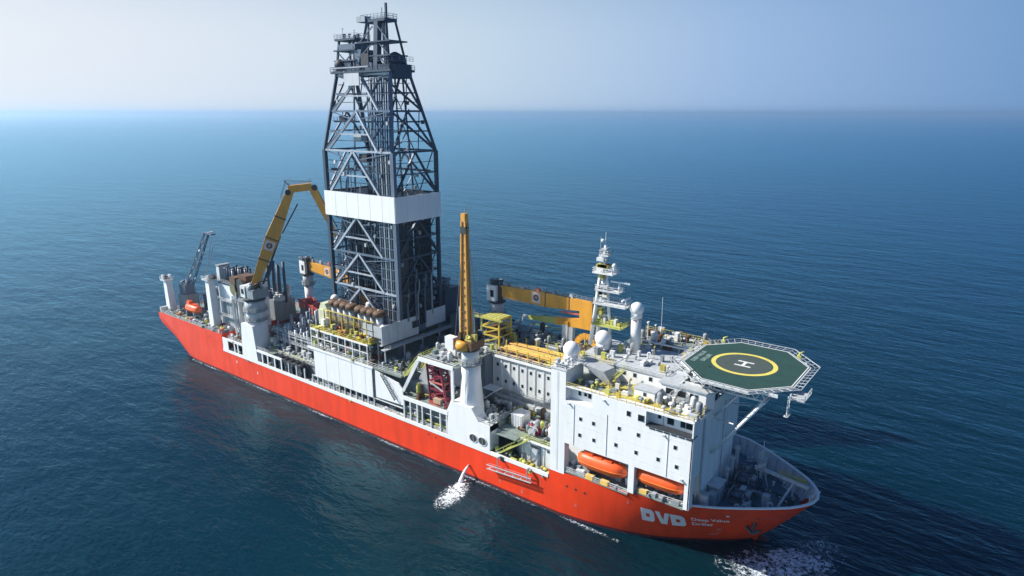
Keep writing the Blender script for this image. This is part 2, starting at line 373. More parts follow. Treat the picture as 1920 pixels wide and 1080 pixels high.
def hull_surface(side):
    m = MB(); xs = [0,4,8,12,16,20,24,28,36,44,44.001,60,80,100,120,140,160,170]+[172,177.3,177.301]+[180+i*2 for i in range(16)]+[211+i for i in range(8)]+[218.5+.75*i for i in range(11)]+[227,227.5,228]
    xs = sorted(set(xs)); nz = 16; cols = []
    for x in xs:
        zt = 13.9 if x <= 44 else (8.2 if x <= 177.3 else ztop(x))
        zb = interp(x, [(0,8.6),(8,5.6),(14,2.4),(18,-0.6),(26,-4)]) if x < 26 else -4
        if x > 217.5: zb = 12.6*((x-217.5)/10.5)**(1/0.9); zb = min(zb, zt-0.01)
        col = []
        for k in range(nz+1):
            z = zb+(zt-zb)*k/nz
            col.append(V((x, side*max(hw(x, z), 0.0), z)))
        cols.append(col)
    b0 = 0
    for c in cols: m.v += c
    n1 = nz+1
    for i in range(len(cols)-1):
        for k in range(nz):
            q = (i*n1+k, (i+1)*n1+k, (i+1)*n1+k+1, i*n1+k+1)
            m.f.append(q if side < 0 else q[::-1]); m.sm.append(True)
    return m
hs = hull_surface(-1)
hp = hull_surface(1); n = len(hs.v); hs.v += hp.v; hs.f += [tuple(i+n for i in f) for f in hp.f]; hs.sm += hp.sm
hs.add([(0,-19,13.9),(0,19,13.9),(0,17.6,8.6),(0,-17.6,8.6)], [(0,1,2,3)])
for (xa,za),(xb,zb_) in (((0,8.6),(8,5.6)),((8,5.6),(14,2.4)),((14,2.4),(18,-.6)),((18,-.6),(26,-4))): hs.add([(xa,-17.6,za),(xa,17.6,za),(xb,17.6,zb_),(xb,-17.6,zb_)], [(0,1,2,3)])
hs.box(43.8,44.0,-18.9,18.9,7.9,13.9)
hullo = hs.build('hull_shell', hullred, ship)
# boot topping just above the water
bt = MB()
for side in (-1, 1):
    xs = [18+i*4 for i in range(39)]+[171+i for i in range(47)]
    xs = [x for x in xs if x < 217.4]+[217.45]
    for a, b in zip(xs, xs[1:]):
        q = [V((x, side*(hw(x, z)+0.13), z)) for x, z in ((a,-0.3),(b,-0.3),(b,0.75),(a,0.75))]
        bt.add(q, [(0,1,2,3)] if side < 0 else [(3,2,1,0)], True)
bt.build('boot_topping', boot, ship)
bb = MB(); prof = []
for k in range(9):
    t_ = k/8; prof.append((3.4*math.sqrt(max(0,1-(t_)**2.2))+0.05, t_))
for i in range(len(prof)):
    pass
base = len(bb.v); NB = 14
for r, t_ in prof:
    for i in range(NB):
        a = 2*pi*i/NB; bb.v.append(V((214+t_*9.0, r*0.85*cos(a), -2.2+r*sin(a)*0.85)))
for k in range(len(prof)-1):
    for i in range(NB):
        j = (i+1) % NB; bb.f.append((k*NB+i, k*NB+j, (k+1)*NB+j, (k+1)*NB+i)); bb.sm.append(True)
bb.build('bulbous_bow', boot, ship)
# decks
MB().box(0.1,43.9,-18.7,18.7,13.2,13.55).build('poop_deck', deckg, ship)
MB().box(44.1,177.2,-18.85,18.85,7.4,7.7).build('main_deck', deckg, ship)
_fx = [177.4,190,200,205,209,212,215,218,220,222,223.5,224.6]
fd = [(x,-max(hw(x,9.4)-.12,0.2)) for x in _fx]+[(x,max(hw(x,9.4)-.12,0.2)) for x in reversed(_fx)]
MB().prism(fd, 9.2, 9.6).build('foredeck', foredk, ship)
# white rail strip along the main deck (plates butted end to end), both sides
for side in (-1, 1):
    for k in range(12):
        a = 44.2+k*(133/12); b = a+133/12-0.04
        y0, y1 = (-19.12, -18.82) if side < 0 else (18.82, 19.12)
        MB().box(a,b,y0,y1,8.2,9.15).build('rail_plate', white, ship)
# bulwark at the bow: inner skin, cap rail
xs = [205,207,209,211,213,215,217,219,221,223,224.5,226,227,227.6,228]
capm = MB(); inn = MB()
for side in (-1, 1):
    P = [V((x, side*hw(x, ztop(x)), ztop(x))) for x in xs]
    for a, b in zip(P, P[1:]):
        capm.beam(a+V((0,0,0.06)), b+V((0,0,0.06)), 0.5, 0.22)
        def lo_(p):
            x = min(p.x, 224.3); return V((x, side*max(hw(x, 9.6)-.35, 0.05), 9.62))
        ai = V((min(a.x, 227.3), side*max(abs(a.y)-.3, .02), a.z)); bi = V((min(b.x, 227.3), side*max(abs(b.y)-.3, .02), b.z))
        al, bl = lo_(a), lo_(b)
        inn.add([ai,bi,bl,al], [(0,1,2,3)] if side > 0 else [(3,2,1,0)])
        inn.beam(ai+V((0,-side*.1,0)), al+V((0,-side*0.5,0)), 0.12, .3)
capm.build('bulwark_cap', white, ship); inn.build('bulwark', bulw, ship)
railing(ship, [(0.5,-18.6,13.6),(0.5,18.6,13.6),(43.5,18.6,13.6)], 1.1); railing(ship, [(0.5,-18.6,13.6),(43.5,-18.6,13.6)], 1.1)
railing(ship, [(45,18.6,9.1),(177,18.6,9.1)], 0.9); railing(ship, [(92,-18.7,9.1),(147,-18.7,9.1)], 0.9)
# yellow/white small markers on the shell
def on_hull(x, z, off=0.04): return V((x, -(hw(x, z)+off), z))
def hull_flat(shape2d, name, mat, off=0.05):
    """shape2d: list of convex polys in (x,z); projected on the starboard shell"""
    m = MB()
    for poly in shape2d:
        m.add([on_hull(x, z, off) for x, z in poly], [tuple(range(len(poly)))])
    return m.build(name, mat, ship)
def grid_poly(fn, x0, z0, w, h, nx=28, nz=22):
    cells = []
    for i in range(nx):
        for k in range(nz):
            u, v = (i+0.5)/nx, (k+0.5)/nz
            if fn(u, v):
                a, b = x0+w*i/nx, x0+w*(i+1)/nx; c, d_ = z0+h*k/nz, z0+h*(k+1)/nz
                cells.append([(a,c),(b,c),(b,d_),(a,d_)])
    return cells
def fD(u, v):
    if abs(u-0.5) < 0.14 and abs(v-0.5) < 0.15: return False
    if u > 0.72:
        du = (u-0.72)/0.28; dv = max(0, abs(v-0.5)-0.22)/0.28
        return du*du+dv*dv < 1
    return True
def fV(u, v):
    c = abs(u-0.5); return (c < 0.5-(1-v)*0.30) and (c > (v-0.36)*0.29 or v < 0.36)
# ================================================================ ACCOMMODATION BLOCK
acc = thing('accommodation_block', (193, 0, 9.6), 'big white accommodation block with small square windows above the orange lifeboats', 'deckhouse')
MB().prism([(178,-12.6),(209.0,-12.6),(209.0,5.0),(201,16),(178,18.2)], 9.6, 18.2).build('lower_house', white, acc)
MB().prism([(178,-17.2),(209.0,-17.2),(209.0,7.0),(201,17),(178,18.6)], 18.2, 30.7).build('upper_house', white, acc)
sd = [(177.5,181.2,10.4,34.3),(181.2,187.6,18.0,27.8),(187.6,199.6,18.0,31.0),(199.6,209.3,18.0,27.6),(196.4,197.7,11.9,18.0),(208.2,209.3,12.6,18.0)]
for a, b, c, e in sd: MB().box(a,b,-19.0,-17.2,c,e).build('side_wall', white, acc)
MB().box(177.5,181.2,-17.2,-12,30.9,34.3).build('side_wall', white, acc)
MB().box(177.35,181.5,-19.15,-12,34.3,34.5).build('wing_roof', white2, acc)
MB().box(181.2,187.6,-19.0,-17.2,30.8,31.05).build('roof_edge', white, acc)
MB().box(199.6,209.3,-19.0,-17.2,30.6,31.05).build('roof_edge', white, acc)
MB().box(199.6,209.4,-19.1,-17.25,27.6,27.75).build('bridge_wing_deck', dark, acc)
for k in range(6): MB().box(200.4+k*1.5,201.6+k*1.5,-19.12,-19.0,27.2,27.45).build('drain_slot', dark, acc)
MB().box(181.3,196.3,-18.9,-12.6,11.0,11.25).build('boat_deck', deckg, acc)
MB().box(197.8,208.1,-18.5,-12.6,12.0,12.3).build('boat_deck', deckg, acc)
# small square windows on the starboard side
for x, z in [(185.0,24.6),(188.1,24.5),(184.9,20.9),(188.3,20.8),(194.0,25.2),(198.2,25.1),(193.4,21.4),(197.9,21.2),(202.6,21.3),(205.9,24.9),(206.4,21.0)]:
    window(acc, x, -19.0, z, 0.6, 0.72)
window(acc, 195.9, -19.0, 29.0, 0.8, 1.0); window(acc, 200.9-1.9, -19.0, 28.9, 0.01, 0.01) if False else None
window(acc, 198.6, -19.0, 28.8, 1.25, 1.25)
for x, w_, h_ in ((183.6,.6,1.0),(185.0,.6,.6),(186.0,.7,1.1)): window(acc, x, -17.2, 29.4, w_, h_)
window(acc, 201.6, -17.2, 29.4, .6, .9); window(acc, 203.9, -17.2, 29.3, 1.3, 1.9)
for x in (206.4, 207.5, 208.45): window(acc, x, -17.2, 29.2, .95, 1.5)
MB().box(202.4,202.45,-17.3,-17.2,27.8,30.5).build('door_seam', mgrey, acc)
# front wall: cladding seams, bridge window band, doors, ladder
for k in range(7):
    y = -15.2+k*3.0
    MB().box(209.0,209.06,y,y+.08,11,28).build('wall_stiffener', white2, acc)
MB().box(209.0,209.5,-17.2,7.0,30.3,30.7).build('front_ledge', white, acc)
MB().box(209.0,209.25,-19.0,-17.2,12.6,30.7).build('corner_post', white, acc)
wh = MB().prism([(199,-12.2),(208.6,-12.2),(209.6,-10.5),(209.6,8.5),(207,12.5),(199,13.5)], 30.72, 34.2).build('wheelhouse', white, acc)
for k in range(9): window(acc, 209.6, -9.4+k*2.1, 32.9, 1.65, 1.35, face='x+')
for k in range(3): window(acc, 201.2+k*2.5, -12.2, 32.8, 1.6, 1.2)
MB().prism([(198.8,-12.6),(208.9,-12.6),(210.1,-10.7),(210.1,8.7),(207.2,12.9),(198.8,13.9)], 34.2, 34.45).build('wheelhouse_roof', lgrey, acc)
MB().prism([(177.5,-18.9),(209.2,-18.9),(209.2,7.0),(201,17),(177.5,18.6)], 30.7, 30.76).build('roof_deck', deckg, acc)
# yellow matting panels along the starboard roof edge
for k in range(14):
    a = 188.3+k*1.42
    MB().box(a,a+1.36,-18.3,-14.4+(k % 3)*0.5,30.78,30.84).build('yellow_mat', ymat, acc)
for k in range(4): MB().box(186+k*1.5,187.4+k*1.5,-14.2,-11.0,30.78,30.84).build('yellow_mat', ymat, acc)
railing(acc, [(181.3,-18.9,30.8),(209.1,-18.9,30.8),(209.1,-12.5,30.8)], 1.1, 2, yell)
railing(acc, [(177.6,-19,34.5),(181.3,-19,34.5),(181.3,-12.2,34.5)], 1.1, 2)
# deck houses on the roof
MB().box(187.4,198.8,-9.2,2.0,30.76,34.0).build('roof_house', white, acc)
MB().box(187.1,199.1,-9.5,5.5,34.0,34.2).build('roof_slab', lgrey, acc)
for x, z in ((189.5,32.9),(192,32.9),(195.6,32.9)): window(acc, x, -9.2, z, .7, .8)
MB().box(195.0,199.4,-15.2,-12.4,30.76,32.9).build('roof_locker_house', white, acc)
MB().box(194.8,199.6,-15.4,-12.2,32.9,33.0).build('roof_slab', lgrey, acc)
window(acc, 197.3, -15.2, 32.1, .6, .7)
MB().box(182.0,200.0,4.5,16.3,30.76,33.8).build('roof_house', white2, acc)
MB().box(181.7,200.3,4.3,16.6,33.8,34.0).build('roof_slab', deckg, acc)
MB().box(178.5,187.0,-9.5,4.4,30.76,34.1).build('roof_house', white2, acc)
MB().box(178.2,187.2,-9.8,4.4,34.1,34.3).build('roof_slab', lgrey, acc)
# sloping pale funnel-like casing under the mast
MB().add([(181.5,-13.8,34.6),(187.0,-13.6,33.8),(188.8,-13.0,31.0),(187.2,-13.0,31.0),(181.5,-9.8,34.6),(187.5,-9.8,33.8),(189.2,-9.8,30.8),(187.2,-9.8,30.8)],
    [(0,1,2,3),(7,6,5,4),(0,4,5,1),(1,5,6,2),(2,6,7,3),(3,7,4,0)][::1]).build('sloping_casing', lgrey, acc)
railing(acc, [(187.2,-9.4,34.2),(199,-9.4,34.2),(199,5.4,34.2)], 1.1, 2, white2)
railing(acc, [(181.8,16.5,34),(200.2,16.5,34),(200.2,4.5,34)], 1.1, 2, yell)
railing(acc, [(178.3,-9.7,34.3),(187.1,-9.7,34.3)], 1.1, 2, yell)
MB().beam((186,5.4,35.4),(201,5.4,35.4),.35,.25).build('pipe_bridge', white, acc)
clutter(acc, 183,199.5,6,15.8,34.0, 26, ['vent','gooseneck','cabinet','motor_box','post_light','vessel','locker'], [white2,lgrey,white,yell,mgrey,brown], .7,1.3,1.2)
clutter(acc, 187.6,198.6,-9,5,34.2, 13, ['vent','cabinet','locker','post_light','gooseneck','motor_box'], [white2,lgrey,mgrey,white,ymat], .6,1.0,1.6)
clutter(acc, 178.8,186.8,-9.2,4,34.3, 10, ['vent','cabinet','locker','gooseneck'], [white2,lgrey,mgrey,lime], .6,1.0,1.4)
clutter(acc, 200,209,-18,-13,30.8, 11, ['locker','cabinet','vessel','motor_box','vent'], [white2,lgrey,white,mgrey], .7,1.1,1.3)
clutter(acc, 188.5,199,-17.6,-10.2,30.84, 13, ['locker','vent','cabinet','gooseneck','barrel'], [lime,white2,ymat,mgrey,yell], .6,1.0,1.5)
clutter(acc, 200.5,208.6,-11.5,8,34.45, 12, ['vent','cabinet','post_light','locker','gooseneck'], [mgrey,lgrey,dark,lime], .5,.9,1.5)
clutter(acc, 178.0,181,-18.5,-13,34.5, 5, ['vent','locker','cabinet'], [white2,lgrey], .6,.9,1.1)
clutter(acc, 182,187,-17,-14.2,30.8, 5, ['vent','locker','barrel'], [mgrey,deckg,lime], .6,1.0,1.1)
stairs(acc, (187.5,-11.5,30.8), (190.5,-11.5,34.1), .9, lime)
stairs(acc, (200.8,-12.9,30.8), (203.8,-12.9,34.3), .9, lgrey)
# gear of the boat decks: yellow boxes, davit frames, white lockers
for x, y, z in ((187.3,-18.4,11.25),(190.9,-18.4,11.25),(199.4,-18.0,12.3)):
    MB().box(x-.9,x+.9,y-.45,y+.45,z,z+.9).build('liferaft_box', paint('liferaft_yellow',(0.85,0.55,0.12),.5), acc)
clutter(acc, 181.8,186.5,-18.3,-13.2,11.25, 7, ['cabinet','locker','vent','motor_box'], [white2,lgrey,mgrey], .8,1.2,1.2)
clutter(acc, 187,195.5,-15.5,-13.0,11.25, 7, ['cabinet','vent','motor_box','valve'], [white2,white,lgrey], .8,1.3,1.2)
clutter(acc, 198.3,207.3,-15.5,-13.0,12.3, 7, ['cabinet','vent','motor_box','valve'], [white2,white,lgrey], .8,1.3,1.2)
clutter(acc, 182,195,-18.4,-17.2,11.25, 6, ['locker','pipe_spool'], [deckd,mgrey,hgreen], .6,.9,1.4)
clutter(acc, 200.8,207,-18.2,-17.2,12.3, 5, ['locker','pipe_spool'], [deckd,mgrey], .6,.9,1.2)
railing(acc, [(181.3,-18.75,11.25),(196.3,-18.75,11.25)], 1.0, 1.8); railing(acc, [(197.8,-18.35,12.3),(208.1,-17.6,12.3)], 1.0, 1.8)

# lifeboats
def lifeboat(name, cx, cy, cz, L, W_, H_, mat, label, grp, rz=0):
    t = thing(name, (cx,cy,cz), label, 'lifeboat', grp)
    m = MB(); n = 14; k = 12; base = 0
    for i in range(n+1):
        u = i/n; x = (u-0.5)*L; e = max(0.0, 1-abs(2*u-1)**3.2)**0.5; e = max(e, 0.03)
        for j in range(k):
            a = 2*pi*j/k; yy = cos(a); zz = sin(a)
            hh = H_*0.55 if zz > 0 else H_*0.45
            m.v.append(V((x, W_/2*e*math.copysign(abs(yy)**0.8, yy), H_*0.45+hh*zz*(0.35+0.65*e))))
    for i in range(n):
        for j in range(k):
            j2 = (j+1) % k; m.f.append((i*k+j, (i+1)*k+j, (i+1)*k+j2, i*k+j2)); m.sm.append(True)
    m.f.append(tuple(range(k))); m.sm.append(False); m.f.append(tuple(n*k+j for j in reversed(range(k)))); m.sm.append(False)
    R_ = Matrix.Rotation(rz, 3, 'Z')
    def fin(mb, nm, mt):
        mb.v = [R_ @ p + V((cx,cy,cz)) for p in mb.v]; return mb.build(nm, mt, t)
    fin(m, 'hull', mat)
    c = MB(); c.box(-L*.33,-L*.14,-W_*.24,W_*.24,H_*.86,H_*1.18).prismY([(-L*.33,H_*1.18),(-L*.14,H_*1.18),(-L*.16,H_*1.26),(-L*.31,H_*1.26)],-W_*.2,W_*.2); fin(c, 'conning_cabin', mat)
    for s_ in (-1, 1):
      g = MB()
      for i in range(n):
        u0, u1 = i/n, (i+1)/n; e0 = max(0.03, (1-abs(2*u0-1)**3.2))**0.5; e1 = max(0.03, (1-abs(2*u1-1)**3.2))**0.5
        g.beam(((u0-.5)*L, s_*W_/2*e0*1.02, H_*.45), ((u1-.5)*L, s_*W_/2*e1*1.02, H_*.45), .12, .16)
      fin(g, 'fender', paint('pale_orange_fender',(0.85,0.24,0.05),.5))
    for i in range(3):
        q = MB(); x = -L*.2+i*L*.2; q.box(x-.5,x+.5,-W_*.30,W_*.30,H_*.93,H_*1.01); fin(q, 'roof_hatch', mat)
    h = MB()
    for x in (-L*.36, L*.36): h.cyl(x,0,H_*.85,H_*1.25,.14,8).box(x-.3,x+.3,-.15,.15,H_*1.2,H_*1.3)
    fin(h, 'lifting_hook', mgrey)
    return t
lifeboat('lifeboat', 189.6, -17.6, 13.4, 11.6, 3.7, 3.6, orange, 'orange enclosed lifeboat hanging in the aft bay of the white accommodation side', 'lifeboats in the accommodation side')
lifeboat('lifeboat', 202.3, -16.9, 14.0, 10.8, 3.6, 3.5, orange, 'orange enclosed lifeboat hanging in the forward bay next to the bow', 'lifeboats in the accommodation side')
def davit(xs, y, z0, z1, lab):
    t = thing('davit', (xs[0],y,z0), lab, 'davit', 'davits of the lifeboats')
    for x in xs:
        MB().beam((x,y+3.2,z0),(x,y+3.2,z1),.45).beam((x,y+3.2,z1-.3),(x,y,z1-.3),.4).build('davit_arm', white2, t)
        MB().tube((x,y,z1-.4),(x,y,z1-1.3),.08,6).build('fall_wire', dark, t)
davit((185.4,193.8), -17.6, 11.3, 17.9, 'white davit pair above the aft orange lifeboat')
davit((198.5,206.1), -16.9, 12.3, 17.9, 'white davit pair above the forward orange lifeboat')

# ================================================================ HELIDECK
HX, HZ = 211.3, 37.0
hel = thing('helideck', (HX,0.5,HZ-1), 'octagonal green helideck with yellow circle and white H over the bow', 'helideck')
oct_ = [(200.6,-5.6),(207.2,-12.3),(216.4,-12.5),(222.4,-5.8),(222.4,6.4),(216.4,13.2),(206.4,13.2),(200.6,6.8)]
MB().prism(oct_, HZ-.5, HZ).build('deck_plate', hgreen, hel)
def ring(m, cx, cy, r0, r1, z, n=64):
    b = len(m.v)
    for i in range(n):
        a = 2*pi*i/n; m.v += [V((cx+r0*cos(a),cy+r0*sin(a),z)), V((cx+r1*cos(a),cy+r1*sin(a),z))]
    for i in range(n):
        j = (i+1) % n; m.f.append((b+2*i, b+2*i+1, b+2*j+1, b+2*j)); m.sm.append(False)
    return m
dk = MB(); b0 = 0
dk.v = [V((HX+5.3*cos(2*pi*i/48), 0.4+5.3*sin(2*pi*i/48), HZ+.006)) for i in range(48)]; dk.f = [tuple(range(48))]; dk.sm = [False]
dk.build('landing_circle', hgrey, hel)
ring(MB(), HX, 0.4, 5.5, 6.4, HZ+.012).build('yellow_ring', hyell, hel)
# letter H, bars in the ship's axis
hh = MB(); sx, sy = 1.0, 1.0
ang = RD(0)
def hbox(m, u0, u1, v0, v1, z0, z1):
    ps = [(u0,v0),(u1,v0),(u1,v1),(u0,v1)]
    q = [(HX+u, 0.4+v_) for u, v_ in ps]
    m.add([(x,y,z1) for x, y in q], [(0,1,2,3)])
hbox(hh, -1.6,1.6,-1.5,-0.95,0,HZ+.018); hbox(hh, -1.6,1.6,.95,1.5,0,HZ+.018); hbox(hh, -.3,.3,-.95,.95,0,HZ+.018)
hh.build('letter_h', wline, hel)
# perimeter line, gutter, frame
pl = MB()
def inset(poly, f, cx=HX, cy=0.4): return [(cx+(x-cx)*f, cy+(y-cy)*f) for x, y in poly]
i1, i2 = inset(oct_, .985), inset(oct_, .968)
for k in range(8):
    j = (k+1) % 8; pl.add([(*i2[k],HZ+.01),(*i1[k],HZ+.01),(*i1[j],HZ+.01),(*i2[j],HZ+.01)], [(0,1,2,3)])
pl.build('perimeter_line', wline, hel)
o0, o1 = inset(oct_, 1.01), inset(oct_, 1.15)
fr = MB()
for k in range(8):
    j = (k+1) % 8; fr.beam((*o0[k],HZ-.25),(*o0[j],HZ-.25),.22,.4)
fr.build('edge_beam', white2, hel)
for k in range(8):
    if k in (7,): pass
    j = (k+1) % 8; a0, b0_, a1, b1 = V((*o0[k],HZ-.15)), V((*o0[j],HZ-.15)), V((*o1[k],HZ+.15)), V((*o1[j],HZ+.15))
    m = MB().beam(a1,b1,.13); nn_ = max(3, int((b1-a1).length/1.6))
    for q in range(nn_+1): m.beam(a0.lerp(b0_,q/nn_), a1.lerp(b1,q/nn_), .10)
    m.beam(a0.lerp(a1,.5), b0_.lerp(b1,.5), .05)
    m.build('safety_net_frame', lgrey, hel)
# under-deck trusses and legs
for y in (-10,-5,0,5,10):
    m = MB(); m.beam((201.5,y,HZ-.8),(221,y,HZ-.8),.35,.6).beam((203,y,HZ-2.4),(219,y,HZ-2.4),.3)
    for k in range(8): x = 203+k*2; m.beam((x,y,HZ-2.4),(x+1,y,HZ-.8),.16).beam((x+1,y,HZ-.8),(x+2,y,HZ-2.4),.16)
    m.build('under_deck_truss', white2, hel)
MB().beam((203,-11,HZ-2.4),(203,11,HZ-2.4),.3).beam((211,-11.5,HZ-2.4),(211,11.5,HZ-2.4),.3).beam((219,-11,HZ-2.4),(219,11,HZ-2.4),.3).build('cross_beam', white2, hel)
for y in (-9.5, 0.0, 8.0):
    yb = y*0.9 if y < 5 else 5.5
    MB().tube((209.3,yb,20.4),(218.8,y-1.2 if y < 0 else y,HZ-2.4),.32,10).build('support_strut', white, hel)
    MB().tube((209.3,yb,28.5),(214.0,y-.5 if y < 0 else y,HZ-2.4),.2,8).build('support_strut', white2, hel)
    MB().tube((209.3,yb,28.0),(213.6,y-.8 if y < 0 else y,28.6),.14,6).build('strut_tie', white2, hel)
for y in (-9,-3,3,9): MB().cyl(203.5,y,34.4,HZ-2.4,.25,10).build('support_post', white2, hel)
# access platform and stair cage forward starboard, fire monitors
MB().box(222.8,225.2,-8.2,-3.5,HZ-1.6,HZ-1.45).build('access_platform', lgrey, hel)
railing(hel, [(222.8,-8.2,HZ-1.45),(225.2,-8.2,HZ-1.45),(225.2,-3.5,HZ-1.45)], 1.1, 1.2, white2)
cg = MB()
for y in (-9.2,-7.9):
    cg.beam((222.6,y,HZ-.6),(222.6,y,HZ-4.4),.14)
for k in range(6): cg.beam((222.6,-9.2,HZ-1-k*.65),(222.6,-7.9,HZ-1-k*.65),.09)
cg.box(222.2,223.0,-9.6,-7.5,HZ-4.6,HZ-4.4); cg.build('hanging_ladder', white2, hel)
for x, y in ((205.0,-11.8),(219.0,11.5),(203,11.5)):
    MB().cyl(x,y,HZ-.4,HZ+.9,.18,8).tube((x,y,HZ+.8),(x+.8,y+.2,HZ+1.2),.14,8).box(x-.4,x+.4,y-.3,y+.3,HZ-.4,HZ+.3).build('fire_monitor', dark if y < 0 else lime, hel)
MB().box(198.6,200.2,-3.5,7.5,HZ-1.3,HZ-1.1).build('walkway', mgrey, hel)
for k in range(11): MB().box(199.0,200.2,-4.5+k*1.1,-3.7+k*1.1,HZ-.9,HZ-.5).build('light_box', white2, hel)
clutter(hel, 198.8,200.0,-3,7,HZ-1.1, 5, ['cabinet','post_light','locker'], [lime,yell,lgrey], .5,.8,1.5)
# name on the deck (two short lines near the aft edge)
def text_mesh(txt, size):
    c = bpy.data.curves.new('lettering', 'FONT'); c.body = txt; c.size = size; c.offset = size*0.02; c.resolution_u = 3
    o = bpy.data.objects.new('lettering', c); COL.objects.link(o)
    dg = bpy.context.evaluated_depsgraph_get(); me = bpy.data.meshes.new_from_object(o.evaluated_get(dg))
    bpy.data.objects.remove(o); return me
def text_obj(name, txt, size, fn, mat, parent):
    me = text_mesh(txt, size)
    m = MB(); vs = [v.co.copy() for v in me.vertices]
    m.add([fn(p.x, p.y) for p in vs], [tuple(p.vertices) for p in me.polygons])
    return m.build(name, mat, parent)
text_obj('deck_name', 'DEEP VALUE', 1.35, lambda a, b: (204.1-b, -3.6+a, HZ+.02), paint('faded_marking',(0.30,0.38,0.36),.6), hel) if False else None
fm = paint('faded_marking', (0.28,0.36,0.34), .6)
text_obj('deck_name', 'DEEP VALUE', 1.25, lambda a, b: (202.6-b, 5.2-a*-1-9.3, HZ+.02), fm, hel)
text_obj('deck_name', 'DRILLER', 1.25, lambda a, b: (204.2-b, -3.0+a, HZ+.02), fm, hel)

# ================================================================ MAST AND DOMES
mast = thing('radar_mast', (178.5,0,34.2), 'tall white radar mast with stepped platforms behind the helideck', 'mast')
for y in (-1.6,1.6):
    MB().tube((176.6,y,34.3),(178.2,y*.45,52.0),.46,10,.34).build('mast_leg', white, mast)
MB().tube((181.0,0,34.3),(179.3,0,52.0),.42,10,.3).build('mast_leg', white, mast)
br = MB()
for k in range(6):
    z = 36+k*2.7; f = (z-34.3)/17.7
    br.beam((176.6+1.6*f,-1.6+.9*f,z),(176.6+1.6*f,1.6-.9*f,z),.16).beam((176.6+1.6*f,-1.6+.9*f,z),(181-1.7*f,0,z),.16).beam((176.6+1.6*f,1.6-.9*f,z),(181-1.7*f,0,z+1.5),.14)
br.build('mast_bracing', white2, mast)
for (x0,x1,y0,y1,z,mt) in ((177.2,184.6,-2.4,2.4,39.4,lime),(177.0,185.2,-1.8,1.8,44.2,white2),(177.2,183.4,-1.5,1.5,47.3,white2),(176.6,181.8,-1.8,1.8,51.3,white),(177.6,180,-.9,.9,55.2,white2)):
    MB().box(x0,x1,y0,y1,z,z+.25).build('platform', mt, mast)
    railing(mast, [(x0,y0,z+.25),(x1,y0,z+.25),(x1,y1,z+.25),(x0,y1,z+.25),(x0,y0,z+.25)], 1.0, 1.5, mt, .05)
MB().tube((178.8,0,51.5),(178.8,0,57.6),.6,8,.35).build('topmast', white2, mast)
MB().tube((178.8,0,57.6),(178.8,0,60.5),.12,6,.06).build('antenna', white2, mast)
MB().tube((177.9,-.6,55.4),(177.9,-.6,59.4),.07,5).build('antenna', lgrey, mast)
MB().ball((178.2,-.3,58.6),.45,10).build('sensor_ball', white, mast)
for z in (53.0,54.3,56.6): MB().box(178.2,179.5,-.9,.9,z,z+.35).build('equipment_box', lgrey, mast)
MB().box(180.6,181.3,-.4,.4,51.6,52.7).ball((181.2,0,53.2),.55,10).build('small_radome', white2, mast)
MB().cyl(182.6,0,47.5,49.4,.22,8).box(180.4,185.2,-.15,.15,49.4,49.75).build('radar_scanner', white, mast)
MB().cyl(184.4,0,44.4,45.8,.22,8).box(184.2,184.6,-1.9,1.9,45.8,46.15).build('radar_scanner', white, mast)
ladder(mast, (177.2,-1.2,34.4), (178.3,-.8,51.3))
for k in range(7): MB().box(177.5+k*.9,178.1+k*.9,-.9,.3,39.7,40.4+(k % 3)*.3).build('equipment_box', (ymat,lime,white2)[k % 3], mast)
def radome(x, y, z, r, zb, lab, rp=.9):
    t = thing('radome', (x,y,zb), lab, 'radome', 'white satellite domes')
    MB().ball((x,y,z),r,24).build('dome', white, t)
    MB().cyl(x,y,z-r*1.3,z-r*.45,r*.82,20).build('dome_skirt', white, t)
    MB().cyl(x,y,zb,z-r*1.2,rp,12).build('pedestal', white2, t)
    if rp > .5: MB().lathe((x,y,z-r*1.45), [(r*.9,0),(r*.9,.15)], 16).build('pedestal_plate', lgrey, t)
for k in range(16):
    z = 40+rng.random()*16; MB().box(178+rng.uniform(-.9,.4),178.9+rng.uniform(0,1.6),-1.1,rng.uniform(-.2,.8),z,z+rng.uniform(.4,1.0)).build('equipment_box', rng.choice([ymat,white2,paint('cream_white',(0.66,0.64,0.50),.5),lgrey,brown]), mast)
radome(178.4,-12.6,36.6,1.85,31.0,'white ball radome at the aft corner of the accommodation roof, below the folded yellow crane',.35)
radome(181.0,-3.6,37.2,1.85,34.3,'white ball radome at the foot of the radar mast',.5)
radome(187.0,0.4,44.2,1.55,34.2,'highest white radome on a tall white column right of the radar mast',1.15)
wa = thing('whip_antenna', (186.5,15,34), 'thin whip antenna standing on the port roof edge beside the helideck', 'antenna')
MB().cyl(186.5,15,34,36,.3,8).build('antenna_base', lgrey, wa); MB().tube((186.5,15,36),(186.3,15.2,43.5),.06,5).build('whip', white2, wa)
# ================================================================ MID-DECK STRUCTURES
GEAR = ['vent','gooseneck','pump','valve','cabinet','barrel','locker','pipe_spool','vessel','motor_box']
